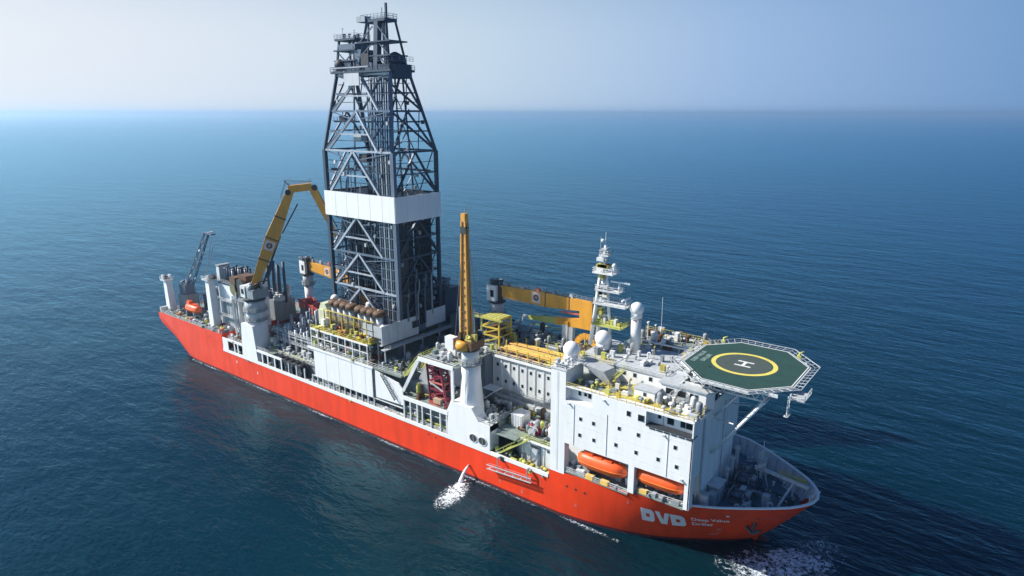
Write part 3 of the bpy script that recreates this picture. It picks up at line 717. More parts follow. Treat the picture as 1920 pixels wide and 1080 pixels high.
# ---- aft side frame and upper deck (x 45-92)
af = thing('aft_upper_deck', (68,0,7.7), 'white framed aft side deck with dark openings beside the white crane tower', 'deck')
MB().box(45,92.6,-15.6,18.6,12.1,12.5).build('deck_plate', deckg, af)
MB().box(45,71,-18.9,-15.6,12.1,12.5).build('deck_plate', deckg, af)
MB().box(45,92.6,-15.2,18.5,7.7,12.1).build('inner_casing', mgrey, af)
MB().box(44.3,47.6,-19.05,-18.8,8.3,13.1).build('side_frame_plate', white, af)
MB().box(47.6,78,-19.05,-18.75,12.4,13.1).build('side_frame_beam', white, af)
for x in (51.2,53.2,67.3,70.2,74.0,77.5): MB().box(x,x+.5,-19.05,-18.8,8.3,12.4).build('side_frame_post', white, af)
for x in (81,85,89): MB().box(x,x+.35,-18.9,-18.6,8.3,12.4).build('side_frame_post', white2, af)
railing(af, [(47.6,-18.8,13.1),(71,-18.8,13.1),(71,-15.8,12.5),(92,-15.8,12.5)], 1.1, 2.2)
clutter(af, 46,79,-18.3,-15.9,7.7, 22, GEAR+['reel'], [mgrey,lgrey,dark,white2,deckg], .8,1.4,1.3)
clutter(af, 46,56,-18,-4,12.5, 22, GEAR+['reel','winch_drum'], [lgrey,white2,mgrey,brown,white2,redp], .8,1.5,1.5)
clutter(af, 66,92,-15.3,-12.6,12.5, 20, ['vent','locker','pipe_spool','cabinet','valve','barrel'], [lgrey,deckg,lime,mgrey,white2], .7,1.2,1.3)
for k in range(3): MB().path([(66,-15.0+k*.7,12.9),(92,-15.0+k*.7,12.9)], .14, 6).build('pipe', lime if k == 0 else lgrey, af)
clutter(af, 46,92,6,18,12.5, 30, GEAR+['winch_drum','reel'], [lgrey,white2,mgrey,brown,yell,dark], 1.0,1.9,2.2)
# orange-red machinery far port
om = thing('mooring_reel_stand', (56,11,12.5), 'faded orange-red machinery frame behind the aft crane tower', 'machinery')
for k in range(4):
    x = 50+k*4.6; z = 19.4-k*1.2
    MB().tube((x,9.5,z),(x,13,z),1.6,14).build('drum', redp, om); MB().box(x-1.8,x+1.8,9,9.4,z-1.8,z+1.4).build('drum_frame', pink if k < 2 else brown, om); MB().box(x-1.8,x+1.8,13.1,13.5,z-1.8,z+1.4).build('drum_frame', pink if k < 2 else brown, om)
    MB().box(x-1.6,x+1.6,9.2,13.3,12.5,z-1.8).build('stand', mgrey, om)
MB().beam((48,9,20.8),(66,9,17.2),.5).beam((48,13,20.8),(66,13,17.2),.5).build('top_beam', redp, om)

# ---- dense bank of blue grey tubes (riser and tensioner bank)
tb = thing('riser_tube_bank', (74,-4,12.5), 'dense bank of blue-grey upright tubes between the aft crane tower and the brown-topped tanks', 'machinery')
for i in range(13):
    for j in range(6):
        x = 65.5+i*2.05+rng.uniform(-.3,.3); y = -11.3+j*2.6+rng.uniform(-.3,.3); h = rng.uniform(5.0,9.5)+(1.5 if j > 2 else 0)
        if rng.random() < .12: continue
        mt = rng.choice([navy2,steel,lgrey,navy2,white2,navy])
        m = MB().cyl(x,y,12.5,12.5+h,rng.choice((.28,.36,.5)),10)
        for q in range(rng.randint(1,3)):
            zz = 12.5+h*rng.uniform(.2,.95); m.lathe((x,y,zz), [(.6,0),(.66,.1),(.6,.22)], 10)
        m.build('tube', mt, tb)
for j in range(7):
    z = rng.uniform(14.5,19.5); y = -12.2+j*2.6
    MB().beam((65,y,z),(91.5,y,z),.22).build('guide_beam', (lgrey,navy2,white2)[j % 3], tb)
for z in (15.2,18.2):
    MB().box(65,91.5,-12.5,-12.0,z,z+.12).build('walkway', mgrey, tb); railing(tb, [(65,-12.5,z+.12),(91.5,-12.5,z+.12)], 1.0, 2)
for k in range(8): ladder(tb, (67+k*3.2,-12.6,12.6),(67+k*3.2,-12.6,18.2), white2)
clutter(tb, 66,91,-14,-12.6,12.6, 10, ['cabinet','vessel','motor_box','valve'], [white2,lgrey,navy2], .8,1.4,1.5)

# ---- black hose reels by the rail
for k in range(5):
    x = 74.2+k*2.75
    t = thing('hose_reel', (x,-17.4,7.7), 'black hose reel, number %s from the stern in the row beside the white rail' % ('one','two','three','four','five')[k], 'hose reel', 'black hose reels along the rail')
    r = 2.25
    m = MB().tube((x,-18.6,10.6),(x,-16.2,10.6),r*.8,18); m.build('hose_coil', black, t)
    for y in (-18.75,-16.1):
        q = MB().tube((x,y,10.6),(x,y+.15,10.6),r,18); q.build('flange', black if k < 4 else dark, t)
    MB().beam((x-1.3,-17.4,7.7),(x,-17.4,10.6),.25,1.8).beam((x+1.3,-17.4,7.7),(x,-17.4,10.6),.25,1.8).build('reel_stand', mgrey, t)
    for q in range(6):
        a = q*pi/3; MB().beam((x,-18.8,10.6),(x+r*cos(a),-18.8,10.6+r*sin(a)),.13).build('spoke', navy2, t)

# ---- drill floor substructure and mud module (x 92-132)
sb = thing('drill_substructure', (106,0,7.7), 'white slab-sided substructure with vertical seams below the derrick', 'substructure')
MB().box(93,120,-15.5,18.6,7.7,20.0).build('inner_house', mgrey, sb)
MB().box(92.6,131,-18.9,18.9,20.0,20.35).build('deck_plate', deckg, sb)
MB().box(92.3,120.4,-19.2,-18.9,20.0,20.5).build('deck_edge', white, sb)
for k in range(9):
    a = 94.8+k*2.79; MB().box(a,a+2.75,-19.0-(k % 2)*.03,-18.75,11.6,20.0).build('wall_panel', white, sb)
for k in range(12): MB().box(93+k*2.45,93.28+k*2.45,-18.95,-18.6,9.1,11.7).build('stub_post', white2, sb)
MB().box(93,131,-18.8,-18.5,11.4,11.6).build('lower_rail_beam', white2, sb)
clutter(sb, 93,131,-18.3,-16,7.7, 26, GEAR, [mgrey,dark,lgrey,deckg,white2], .7,1.3,1.4)
MB().prismY([(121.2,12.2),(131.6,12.6),(131.6,17.2),(130.2,18.4),(121.2,19.8)], -19.0,-18.7).build('sloping_wall', white, sb)
MB().box(119.8,121.2,-18.4,-15.6,11.6,20.0).build('shaft', navy2, sb)
MB().box(121.2,131.6,-18.7,-15.5,12.0,12.2).build('side_deck', deckg, sb)
MB().box(120,131,-15.5,18.6,7.7,20.0).build('inner_house', mgrey, sb)
MB().box(131,137.4,-15.5,18.6,7.7,18.4).build('inner_house', mgrey, sb)
stairs(sb, (124.2,-19.3,19.6),(129.2,-19.3,13.6),.9,deckd)
ladder(sb, (120.4,-18.6,12),(120.4,-18.6,20),lgrey)
railing(sb, [(92.6,-18.8,20.5),(120.4,-18.8,20.5),(131,-18.5,20.4),(131,-9,20.4)], 1.1,2.1)
railing(sb, [(121,17.8,20.4),(131,17.8,20.4),(131,-8,20.4)], 1.1,2.1,lgrey)
clutter(sb, 94,119.5,-18.3,-16.4,20.35, 22, ['vent','pump','valve','cabinet','barrel','pipe_spool'], [lgrey,lime,mgrey,white2,brown], .6,1.1,1.1)
clutter(sb, 121.5,131,-18,-10,20.35, 20, GEAR, [deckg,mgrey,lime,lgrey,dark], .7,1.2,1.2)
clutter(sb, 121.5,131,-9,17,20.35, 22, GEAR, [mgrey,dark,navy2,lgrey], .8,1.3,1.6)
for k in range(6): MB().path([(121.6+k*1.5,-17,20.8+.1*(k%2)),(121.6+k*1.5,17,20.8+.1*(k%2))],.2,6).build('pipe',(navy2,mgrey,lgrey)[k%3],sb)
# walkway across at the front of the drill floor
MB().box(121.0,122.6,-16.4,17,24.6,24.8).build('walkway', lgrey, sb); railing(sb, [(122.6,-16.4,24.8),(122.6,17,24.8)],1.0,2,lgrey)
for y in (-16,-9,-2,5,12,16.5): MB().beam((122.2,y,20.3),(122.2,y,24.6),.3).build('walkway_post', lgrey, sb)

md = thing('mud_process_module', (105,-13,20.35), 'open pipe module on white posts with a row of brown round-topped tanks over yellow-green platforms', 'process module')
MB().box(92.8,117.6,-18.0,-9,25.6,25.85).build('platform', lime, md)
for k in range(11): MB().box(93.2+k*2.2,95.2+k*2.2,-17.8,-9.4,25.87,25.93).build('floor_grating', (ymat,lime,brown)[(k*7) % 3] if k > 6 else (lime,ymat)[k % 2], md)
for k in range(9):
    x = 93+k*3.05; MB().beam((x,-18.0,20.35),(x,-18.0,25.6),.32).build('post', white2, md)
    MB().beam((x+1.2,-15.2,20.35),(x+1.2,-15.2,25.6),.24).build('post', lgrey, md)
MB().beam((92.8,-18.05,25.7),(117.8,-18.05,25.7),.3,.4).build('edge_beam', white, md)
MB().beam((92.8,-18.05,23.4),(117.8,-18.05,23.4),.24).build('edge_beam', white2, md)
railing(md, [(92.8,-18.0,25.9),(117.6,-18.0,25.9),(117.6,-9,25.9)],1.1,2.1,yell)
for k in range(7):
    z = 21.3+(k % 4)*1.15; y = -17.2+k*.75
    MB().path([(93,y,z),(100+k,y,z),(100+k,y,z+.9),(117,y,z+.9)],.2,6).build('pipe',(lgrey,brown,white2,redp,mgrey,navy2,lime)[k],md)
for k in range(16):
    x = 93.6+k*1.5; MB().cyl(x,-17+rng.uniform(0,1.5),20.4,25.5,rng.uniform(.12,.3),8).build('riser_pipe',rng.choice([lgrey,white2,mgrey,brown,navy2]),md)
# tanks in two groups of four: white cylinders, brown dished tops
for k in range(8):
    x = 97.6+k*2.55+(1.3 if k > 3 else 0); y = -12.6
    MB().cyl(x,y,25.9,32.3,1.0,18).build('tank', white2 if k % 3 else lgrey, md)
    MB().lathe((x,y,32.3),[(1.2,0),(1.75,.2),(1.85,1.1),(1.4,1.6),(.3,1.75)],18).build('tank_top', brown, md)
    MB().cyl(x+.2,y-1.5,25.9,32.6,.14,6).cyl(x-.6,y-1.3,25.9,31,.1,6).build('tank_pipe', mgrey if k % 2 else brown, md)
    MB().cyl(x-.3,y,33.8,34.3,.25,8).build('tank_hatch', (brown,white2)[k % 2], md)
for k in range(9):
    x = 96.2+k*2.6; MB().beam((x,-15.4,25.9),(x,-15.4,31.4),.2).build('frame_post', yell if k % 2 else brown, md)
MB().beam((96,-15.4,31.4),(117.4,-15.4,31.4),.22).build('frame_beam', yell, md); MB().beam((96,-15.4,28.8),(117.4,-15.4,28.8),.18).build('frame_beam', brown, md)
railing(md, [(96,-15.2,29.0),(117,-15.2,29.0)],1.0,1.6,yell)
MB().box(96,118.4,-11.5,-10.8,25.9,32.5).build('tank_back_frame', navy2, md)
# cream chute and hopper at the aft end
MB().box(91.8,95.6,-14.2,-10.5,25.9,30.4).prismY([(91.8,30.4),(95.6,30.4),(94.6,32.4),(92.6,32.4)],-13.8,-10.9).build('hopper', paint('cream_paint',(0.62,0.62,0.42),.5,grime=.4,rust=.2), md)
MB().ball((94.2,-9.8,33.0),1.25,14).cyl(94.2,-9.8,26,32.4,.8,12).build('white_dome_vessel', white, md)
MB().box(95.8,97.0,-16.4,-14.2,25.9,28.6).build('white_cabinet', white, md)
MB().box(117.2,119.8,-14.4,-11.2,25.9,29.4).ball((118.5,-12.8,29.4),1.2,12).build('white_separator', white, md)
for k in range(2): stairs(md,(92.4-k*.1,-16.4-k,25.6-k*2.6),(92.4+2.6,-16.4-k,23-k*2.6),.8,lime)
clutter(md, 96,116.8,-17.4,-14.4,25.95, 28, ['valve','pump','motor_box','pipe_spool','vent','cabinet'], [lime,ymat,brown,lime,mgrey,redp,yell], .7,1.15,1.15)
clutter(md, 93.5,117,-16.8,-10,20.4, 24, GEAR, [lgrey,mgrey,brown,white2,lime,redp], .8,1.4,1.3)

# ---- wind walls of the drill floor
ww = thing('drill_floor', (106,0,20.35), 'raised drill floor with pale wind walls at the foot of the derrick', 'drill floor')
MB().box(91,120.3,-8.8,9.8,26.0,27.6).build('floor_plate', navy2, ww)
for x, y in ((92,-8),(119.5,-8),(92,8.5),(119.5,8.5),(106,-8),(106,8.5)): MB().beam((x,y,20.35),(x,y,26),1.2).build('floor_leg', navy2, ww)
for k in range(5): MB().box(120.3,120.5,-15.4+k*2.76,-12.7+k*2.76,25.4,30.8).build('wind_wall_panel', white2, ww)
for k in range(3): MB().box(120.3,120.5,1.4+k*2.7,4.05+k*2.7,26.4,31.2).build('wind_wall_panel', white2, ww)
MB().box(118.4,120.3,-15.4,-1.6,25.2,25.4).build('ledge', lgrey, ww)
MB().box(113,120.2,-15.4,-15.2,27.4,30.6).build('wind_wall_panel', lgrey, ww)
MB().box(111,119.8,-14.8,-9.2,25.9,29.0).build('driller_cabin', mgrey, ww)
MB().box(111.5,119.9,10.2,16.8,20.4,35.5).build('dark_cabin_tower', navy, ww)
MB().box(104,111,10.4,17.4,20.4,33).build('dark_cabin_tower', navy2, ww)
MB().box(121,130,11,18,20.4,28).build('port_house', navy2, ww)
clutter(ww, 93,119,-8,9,27.6, 40, ['motor_box','vessel','cabinet','pump','reel','winch_drum'], [navy,navy2,dark,white2,brown,lgrey], 1.0,2.2,2.0)
clutter(ww, 112,119.5,11,16,35.5, 5, ['vent','cabinet'], [navy,mgrey], 1,1.6,2.0)

# ---- moonpool house with the open bay (x 131-150)
mh = thing('open_bay_house', (142,0,7.7), 'white framed side bay between the derrick and the middle crane tower', 'deckhouse')
MB().box(131.6,149,-18.9,-7.5,15.2,15.5).build('bay_floor', deckg, mh)
MB().box(137.4,149.6,-7.4,18.6,7.7,26.6).build('inner_house', navy2, mh)
MB().box(131.0,137.4,-7.4,-7.1,15.5,18.4).build('bay_back_wall', navy2, mh)
MB().box(137.4,149.6,-19.0,18.6,26.7,27.0).build('roof_deck', deckg, mh)
MB().box(137.6,149.4,-19.15,-18.85,26.5,27.5).build('bay_top_beam', white, mh)
MB().prismY([(131.2,16.6),(132.2,16.6),(138.2,26.5),(137.0,26.5)],-19.05,-18.7).build('bay_slanted_post', white2, mh)
MB().prismY([(147.0,15.5),(149.4,15.5),(149.4,26.5),(148.6,26.5),(148.6,19.0)],-19.05,-18.7).build('bay_corner_plate', white, mh)
MB().box(131.5,147.3,-19.1,-18.8,14.4,15.5).build('bay_bottom_beam', white, mh)
MB().prismY([(131.4,15.6),(137.4,15.6),(137.4,26.4),(131.4,16.8)],-14.2,-13.9).build('bay_side_plate', lgrey, mh)
for x in (131.6,133.9,136.4,138.2,141.2,144.4,146.6): MB().box(x,x+.4,-19.0,-18.7,9.1,14.4).build('lower_post', white2, mh)
MB().box(131.6,147,-15.4,-15.1,7.7,15.2).build('lower_back_wall', mgrey, mh)
clutter(mh, 132,147,-18.3,-15.8,7.7, 14, GEAR, [deckg,mgrey,lgrey,dark,lime], .8,1.4,1.3)
for z in (10.6,12.4): MB().box(131.6,147.2,-18.6,-18.4,z,z+.15).build('lower_rail', lime if z < 11 else lgrey, mh)
clutter(mh, 132.5,147.5,-18,-9,15.5, 18, GEAR, [deckg,mgrey,lime,brown,lgrey], .8,1.3,1.5)
railing(mh, [(137.6,-18.9,27),(149.4,-18.9,27)],1.1,2); railing(mh, [(137.6,-18.9,27),(137.6,18.4,27)],1.1,2,lime)
clutter(mh, 138,146.5,-18,-8,27.0, 20, GEAR, [lgrey,mgrey,white2,lime,deckg], .8,1.3,1.25)
clutter(mh, 138,149,-7,17,27.0, 36, GEAR, [lgrey,mgrey,white2,dark,lime,brown], .8,1.4,1.4)
MB().box(141.6,144.4,-12.6,-10.2,27,30.8).build('white_control_cabin', white, mh)
stairs(mh,(131.6,-17.8,20.4),(137.2,-17.8,26.9),1.0,lime); stairs(mh,(131.8,-12,20.4),(137.2,-12,26.9),1.0,lime)

tr = thing('tilted_lattice_tower', (141,-16,15.5), 'maroon lattice frame standing tilted in the dark open bay', 'steel frame')
P0, P1 = V((143.4,-17.0,15.7)), V((140.3,-15.6,26.2))
for dx, dy in ((-2.7,-1),(2.7,-1),(-2.7,1.4),(2.7,1.4)):
    o = V((dx,dy,0)); MB().beam(P0+o, P1+o*.85, .5).build('chord', maroon, tr)
for k in range(7):
    a = P0.lerp(P1,k/6); s_ = 1-.15*k/6
    m = MB()
    for (ax,ay),(bx,by) in (((-2.7,-1),(2.7,-1)),((-2.7,1.4),(2.7,1.4)),((-2.7,-1),(-2.7,1.4)),((2.7,-1),(2.7,1.4))):
        m.beam(a+V((ax*s_,ay*s_,0)), a+V((bx*s_,by*s_,0)), .3)
    m.build('cross_frame', maroon if k % 3 else pink, tr)
    if k < 6:
        b = P0.lerp(P1,(k+1)/6); sg = 1 if k % 2 else -1
        MB().beam(a+V((-2.7*sg*s_,-1*s_,0)), b+V((2.7*sg*s_,-1*s_,0)), .28).build('diagonal', maroon if k != 2 else lgrey, tr)
for dx in (-1.0,.1,1.1): MB().tube(P0+V((dx,.2,.2)),P1+V((dx,.2,0)),.42,10).build('inner_tube', maroon if dx > -1 else redp, tr)
MB().box(140.4,146,-18.3,-14.6,15.5,16.3).build('base_frame', redp, tr)
MB().box(142.2,144.6,-18.7,-17.2,16.3,17.5).build('machine_block', paint('tan_paint',(0.45,0.34,0.22),.6), tr)

# ---- middle house with two rows of portholes, and its front working deck (x 141-177)
ph = thing('porthole_house', (160,8,13.8), 'grey-white deckhouse with two rows of small square ports under the yellow pipe rack', 'deckhouse')
MB().box(141.5,177.2,-4.0,17.6,13.9,26.2).build('house', white2, ph)
MB().box(149.7,177.3,-4.4,18,26.2,26.5).build('house_roof', deckg, ph); MB().box(149.7,177.3,-4.6,-4.4,26.1,26.7).build('roof_edge', white, ph)
for k in range(14):
    MB().box(141.9+k*2.6,142.1+k*2.6,-4.22,-4.0,14.0,26.0).build('wall_stiffener', white2, ph)
for k in range(13):
    for z in (24.1,20.0): window(ph, 143.3+k*2.6, -4.0, z, .62, .8)
MB().box(141.6,177,-5.0,-4.0,17.6,17.8).build('ledge', mgrey, ph); railing(ph, [(150,-4.9,17.8),(177,-4.9,17.8)],1,2,lgrey)
railing(ph, [(149.8,-4.5,26.6),(177,-4.5,26.6)],1.1,2.1)
for y in (8,12,16.5): railing(ph, [(150,y,26.5),(177,y,26.5)],1.1,2.3,lime if y > 16 else lgrey)
MB().beam((146,17.4,28.6),(176,17.4,28.6),.35,.3).build('long_beam', paint('pale_yellow_green',(0.55,0.60,0.30),.5), ph)
for k in range(7): MB().beam((147+k*4.8,17.4,26.4),(147+k*4.8,17.4,28.6),.25).build('beam_post', lgrey, ph)
clutter(ph, 150,176,7.5,16.5,26.5, 34, GEAR, [deckg,lgrey,mgrey,lime,dark,white2], .8,1.3,1.4)

yr = thing('pipe_rack', (163,0,26.5), 'rack of yellow and orange pipes lying along the roof of the porthole house', 'pipe rack')
for k in range(9):
    x = 150.5+k*3.3
    MB().beam((x,-3.8,26.6),(x,4.6,26.6),.35,.35).build('rack_beam', brown if k % 2 else yell, yr)
    for y in (-3.8,.4,4.6): MB().beam((x,y,26.5),(x,y,29.2),.28).build('rack_post', yell, yr)
n_ = 0
for lay in range(3):
    for k in range(15-lay*2):
        y = -3.3+k*.54+lay*.5; z = 27.05+lay*.5
        a = 150.2+rng.uniform(0,2.5); b = a+rng.choice((12,13.5,24.5)); b = min(b,176.8)
        MB().tube((a,y,z),(b,y,z),.24,6).build('rack_pipe', rng.choice([cyell,yell,cyell,yell,ymat,brown]), yr)
        if b < 172: MB().tube((b+.4,y,z),(176.6,y,z),.24,6).build('rack_pipe', rng.choice([cyell,yell,yell,ymat,redp]), yr)
yt = thing('pipe_handler', (145,2,27), 'yellow open frame tower standing at the aft end of the yellow pipe rack', 'machinery')
for x in (142.3,148.2):
    for y in (.2,5.2): MB().beam((x,y,27),(x,y,34.0),.4).build('tower_leg', lime if x < 145 else yell, yt)
for z in (29.4,31.6,34):
    for (a,b) in (((142.3,.2),(148.2,.2)),((142.3,5.2),(148.2,5.2)),((142.3,.2),(142.3,5.2)),((148.2,.2),(148.2,5.2))): MB().beam((*a,z),(*b,z),.35).build('tower_beam', yell, yt)
for k in range(5): MB().box(142.4+k*1.2,143.4+k*1.2,.3,5.1,34.15,34.3).build('top_grating', (ymat,lime)[k % 2], yt)
for z in (27,29.4,31.6): MB().beam((142.3,.2,z),(148.2,.2,z+2.3),.25).beam((148.2,5.2,z),(142.3,5.2,z+2.3),.25).build('brace', yell, yt)
MB().box(143.4,147,1,4.4,29.5,31.3).build('carriage', brown, yt); MB().box(143.9,146.5,1.4,4,27,29.3).build('motor_house', deckg, yt)
MB().box(140.6,149.6,-.8,.1,34,34.15).build('walkway', lime, yt); railing(yt, [(140.6,-.8,34.15),(149.6,-.8,34.15)],1,1.6,lime)

wd = thing('working_deck', (168,-12,7.7), 'cluttered working deck with pipes, pumps and pale green stairs aft of the accommodation wall', 'deck')
MB().box(160.8,177.3,-16.2,-4.4,13.7,14.0).build('deck_plate', deckg, wd)
MB().box(148,160.8,-12,-4.1,13.7,14.0).build('deck_plate', deckd, wd)
MB().prism([(163.6,-12.5),(167.8,-16.0),(177.3,-16.0),(177.3,-4.2),(163.6,-4.2)],7.7,13.7).build('lower_house', white2, wd)
MB().box(167.4,177.3,-16.6,-16.0,13.5,13.9).build('deck_edge', white, wd)
for k in range(5): MB().box(168.2+k*1.9,168.4+k*1.9,-16.12,-16.0,7.8,13.5).build('wall_stiffener', lgrey, wd)
MB().box(167.9,168.9,-16.14,-16.0,8.0,10.0).build('door', navy2, wd)
for x in (170.4,174.8): MB().box(x,x+2.4,-16.15,-16.0,12.2,12.7).build('louvre', dark, wd)
MB().box(172.6,173.0,-16.3,-16.0,7.8,13.5).build('drain_pipe', navy2, wd)
MB().beam((151,-4.9,16.6),(163.6,-5.4,15.8),.9,.9).build('duct', lgrey, wd); MB().beam((164.2,-5.6,15.9),(177,-6.4,15.2),.8,.8).build('duct', white2, wd)
for k in range(4): MB().path([(151,-6.2-k*.6,14.8),(158+k,-6.2-k*.6,14.8),(158+k,-6.8-k*.6,14.4),(176.5,-7.0-k*.6,14.4)],.18,6).build('pipe',(lgrey,mgrey,navy2,white2)[k],wd)
clutter(wd, 151,160,-11.5,-6,14.0, 18, ['reel','pump','motor_box','vessel','cabinet'], [navy2,mgrey,dark,lgrey,white2], .8,1.3,1.4)
clutter(wd, 160,164.5,-12.5,-7,14.0, 12, ['pump','valve','motor_box','barrel','vent'], [lime,lime,ymat,yell,deckg], .8,1.5,1.1)
clutter(wd, 166.5,177,-14.8,-6.5,14.0, 30, GEAR+['reel'], [mgrey,lgrey,dark,maroon,brown,white2,deckg,lime], .7,1.25,1.15)
clutter(wd, 161,167,-18.3,-15.8,7.7, 10, GEAR, [deckg,lime,mgrey,dark], .8,1.3,1.2)
clutter(wd, 168,177,-18.4,-17,7.7, 9, ['locker','pump','pipe_spool','valve'], [lime,ymat,deckg,mgrey], .7,1.2,1.2)
for k in range(6): MB().box(168.4+k*1.1,169.4+k*1.1,-18.4,-17.3,7.72,8.0+.1*(k%2)).build('deck_mat', lime, wd)
stairs(wd,(170.2,-17.2,14.3),(162.0,-17.9,8.6),1.3,lime)
MB().box(161.8,167.6,-18.5,-16.2,13.75,13.9).build('landing', deckg, wd)
railing(wd, [(167.4,-16.5,14),(177.2,-16.5,14)],1.1,2,lime)
MB().box(161.0,166.5,-16.4,-15.9,13.2,13.8).build('landing_beam', white, wd)
wb = thing('white_container', (163.9,-11.2,14), 'pale cream boxy container on the working deck beside the middle crane tower', 'container')
MB().box(162.4,165.4,-13.2,-9.6,14.1,17.0).build('container_body', white, wb)
MB().box(162.3,165.5,-13.3,-9.5,17.0,17.15).build('container_lid', white2, wb)
for k in range(6): MB().box(162.6+k*.48,162.7+k*.48,-13.27,-13.2,14.3,16.8).build('corrugation', white2, wb)
rm = thing('red_pump_skid', (168.4,-12.6,14), 'small dark red pump skid beside the pale container', 'pump')
MB().box(166.9,169.9,-13.5,-11.8,14.05,14.35).build('skid', redp, rm); MB().tube((167.2,-12.6,15.2),(168.8,-12.6,15.2),.6,12).build('motor', maroon, rm); MB().box(168.9,169.7,-13.2,-12,14.35,15.9).build('pump_case', mgrey, rm)
# folded boarding ladder on the outside of the hull
bl = thing('boarding_gangway', (166.5,-19.7,6), 'faded red gangway stowed flat along the hull side below the rail strip', 'gangway')
for z in (5.6,6.6): MB().beam((160.6,-19.55,z-.4),(173.4,-19.55,z+.4),.14,.2).build('side_rail', pink, bl)
for z in (5.6,6.6): MB().beam((160.6,-20.3,z-.4),(173.4,-20.3,z+.4),.14,.2).build('side_rail', lgrey, bl)
for k in range(17):
    x = 161+k*.76; z = 5.25+k*.05; MB().box(x,x+.4,-20.25,-19.6,z,z+.1).build('tread', pink if k % 3 else lgrey, bl)
for x in (163.8,172.2): MB().beam((x,-19.3,8.8),(x,-20.2,8.8),.35).beam((x,-20.2,8.8),(x,-20.2,6.2),.2).build('gangway_davit', mgrey, bl)
# ================================================================ DERRICK
DX0, DX1, DW = 92.0, 119.9, 8.0
def dcorner(z):
    """x0, x1, half width athwart of the derrick at height z"""
    if z <= 76: return DX0, DX1, DW
    f = (z-76)/20.0
    return DX0+1.6*f, DX1-4.4*f, DW-4.6*f
der = thing('derrick', (106,0,27.6), 'tall dark steel drilling derrick with a broad white band and twin peaks on top', 'derrick')
LV = [27.6, 37.5, 47.5, 57.9, 64.4, 76.0, 86.5, 96.0]
def dc(i, z):                            # i: 0 aft-stbd, 1 fwd-stbd, 2 fwd-port, 3 aft-port
    a, b, w_ = dcorner(z); return V(((a,-w_,z),(b,-w_,z),(b,w_,z),(a,w_,z))[i])
for i in range(4):
    MB().beam(dc(i,27.6), dc(i,76), 1.05 if i in (0,1) else .9).beam(dc(i,76), dc(i,96.5), .8).build('leg', navy2 if i == 1 else navy, der)
FACES = [(0,1,brace_m),(1,2,navy),(2,3,navy),(3,0,navy)]  # sunlit starboard face pale, shaded forward face dark: light put into the colour
for li, z in enumerate(LV):
    for a, b, mt in FACES:
        MB().beam(dc(a,z), dc(b,z), .5).build('girt', mt if (li % 2 == 1 or a) else navy2, der)
for li in range(len(LV)-1):
    z0, z1 = LV[li], LV[li+1]; zm = (z0+z1)/2
    for fi, (a, b, mt) in enumerate(FACES):
        A0, B0, A1, B1 = dc(a,z0), dc(b,z0), dc(a,z1), dc(b,z1)
        # the wide starboard face is braced off the riser guide, so its apex sits aft of the middle
        if fi == 0:
            apex = A1.lerp(B1, .44); foot0 = A0.lerp(B0, .06); foot1 = A0.lerp(B0, .80)
            MB().beam(foot0, apex, .62).build('brace', brace_m, der); MB().beam(apex, foot1, .62).build('brace', brace_m, der)
            MB().beam(foot0.lerp(apex,.42), foot1.lerp(apex,.42), .4).build('brace', brace_m, der)
            q_ = A0.lerp(A1,.5); MB().beam(foot0.lerp(apex,.42), q_, .3).beam(A1, foot0.lerp(apex,.8), .26).beam(B1, foot1.lerp(apex,.8), .26).beam(A1.lerp(B1,.2), foot0.lerp(apex,.6), .22).build('sub_brace', navy2, der)
            MB().beam(A0, A0.lerp(apex,.5), .3).beam(A0.lerp(A1,.5), foot0.lerp(apex,.5), .26).build('sub_brace', navy2, der)
        else:
            mid1 = A1.lerp(B1,.5)
            MB().beam(A0, mid1, .48).build('brace', mt, der); MB().beam(B0, mid1, .48).build('brace', mt, der); MB().beam(A0.lerp(A1,.5), B0.lerp(B1,.5), .3).build('girt', mt, der)
            MB().beam(A0.lerp(mid1,.5), A0.lerp(A1,.5), .28).beam(B0.lerp(mid1,.5), B0.lerp(B1,.5), .28).beam(A0.lerp(mid1,.5), B0.lerp(mid1,.5), .28).build('sub_brace', mt, der)
# vertical guide bank just behind the near corner (starboard face, forward end)
for k in range(14):
    f = k/13; 
    def gp(z, f=f, k=k):
        a, b, w_ = dcorner(z); return V((b-6.6+f*5.8, -w_+.3+(k % 2)*.5, z))
    MB().beam(gp(27.6),gp(76),.42).beam(gp(76),gp(96),.36).build('guide_rail', (navy2,brace_m,navy,navy2,steel,navy2,navy,navy2,steel,navy2,navy,brace_m,navy2,navy)[k], der)
for z in [30+2.9*k for k in range(23)]:
    a, b, w_ = dcorner(z); MB().beam((b-6.8,-w_+.1,z),(b-.5,-w_+.1,z),.2).build('guide_tie', navy2 if z < 60 else navy, der)
# second pair of inner verticals down the middle of the starboard face
for fx in (.30,.62): MB().beam(dc(0,27.6).lerp(dc(1,27.6),fx)+V((0,.8,0)), dc(0,95).lerp(dc(1,95),fx)+V((0,.8,0)),.34).build('inner_column', navy2, der)
for fx in (.3,.68): MB().beam(dc(1,27.6).lerp(dc(2,27.6),fx)+V((-.8,0,0)), dc(1,95).lerp(dc(2,95),fx)+V((-.8,0,0)),.34).build('inner_column', navy, der)
# pipe stands racked inside, dark
for i in range(11):
    for j in range(7):
        if rng.random() < .22: continue
        x = 95.5+i*.95+(9.8 if i > 5 else 0); y = -5.5+j*1.7+rng.uniform(-.2,.2); z1 = rng.choice((57,58,56.5,61,48))
        MB().tube((x,y,28),(x+rng.uniform(-.2,.2),y,z1),.24,6).build('drill_pipe', (navy,navy2,dark,navy)[(i+j) % 4], der)
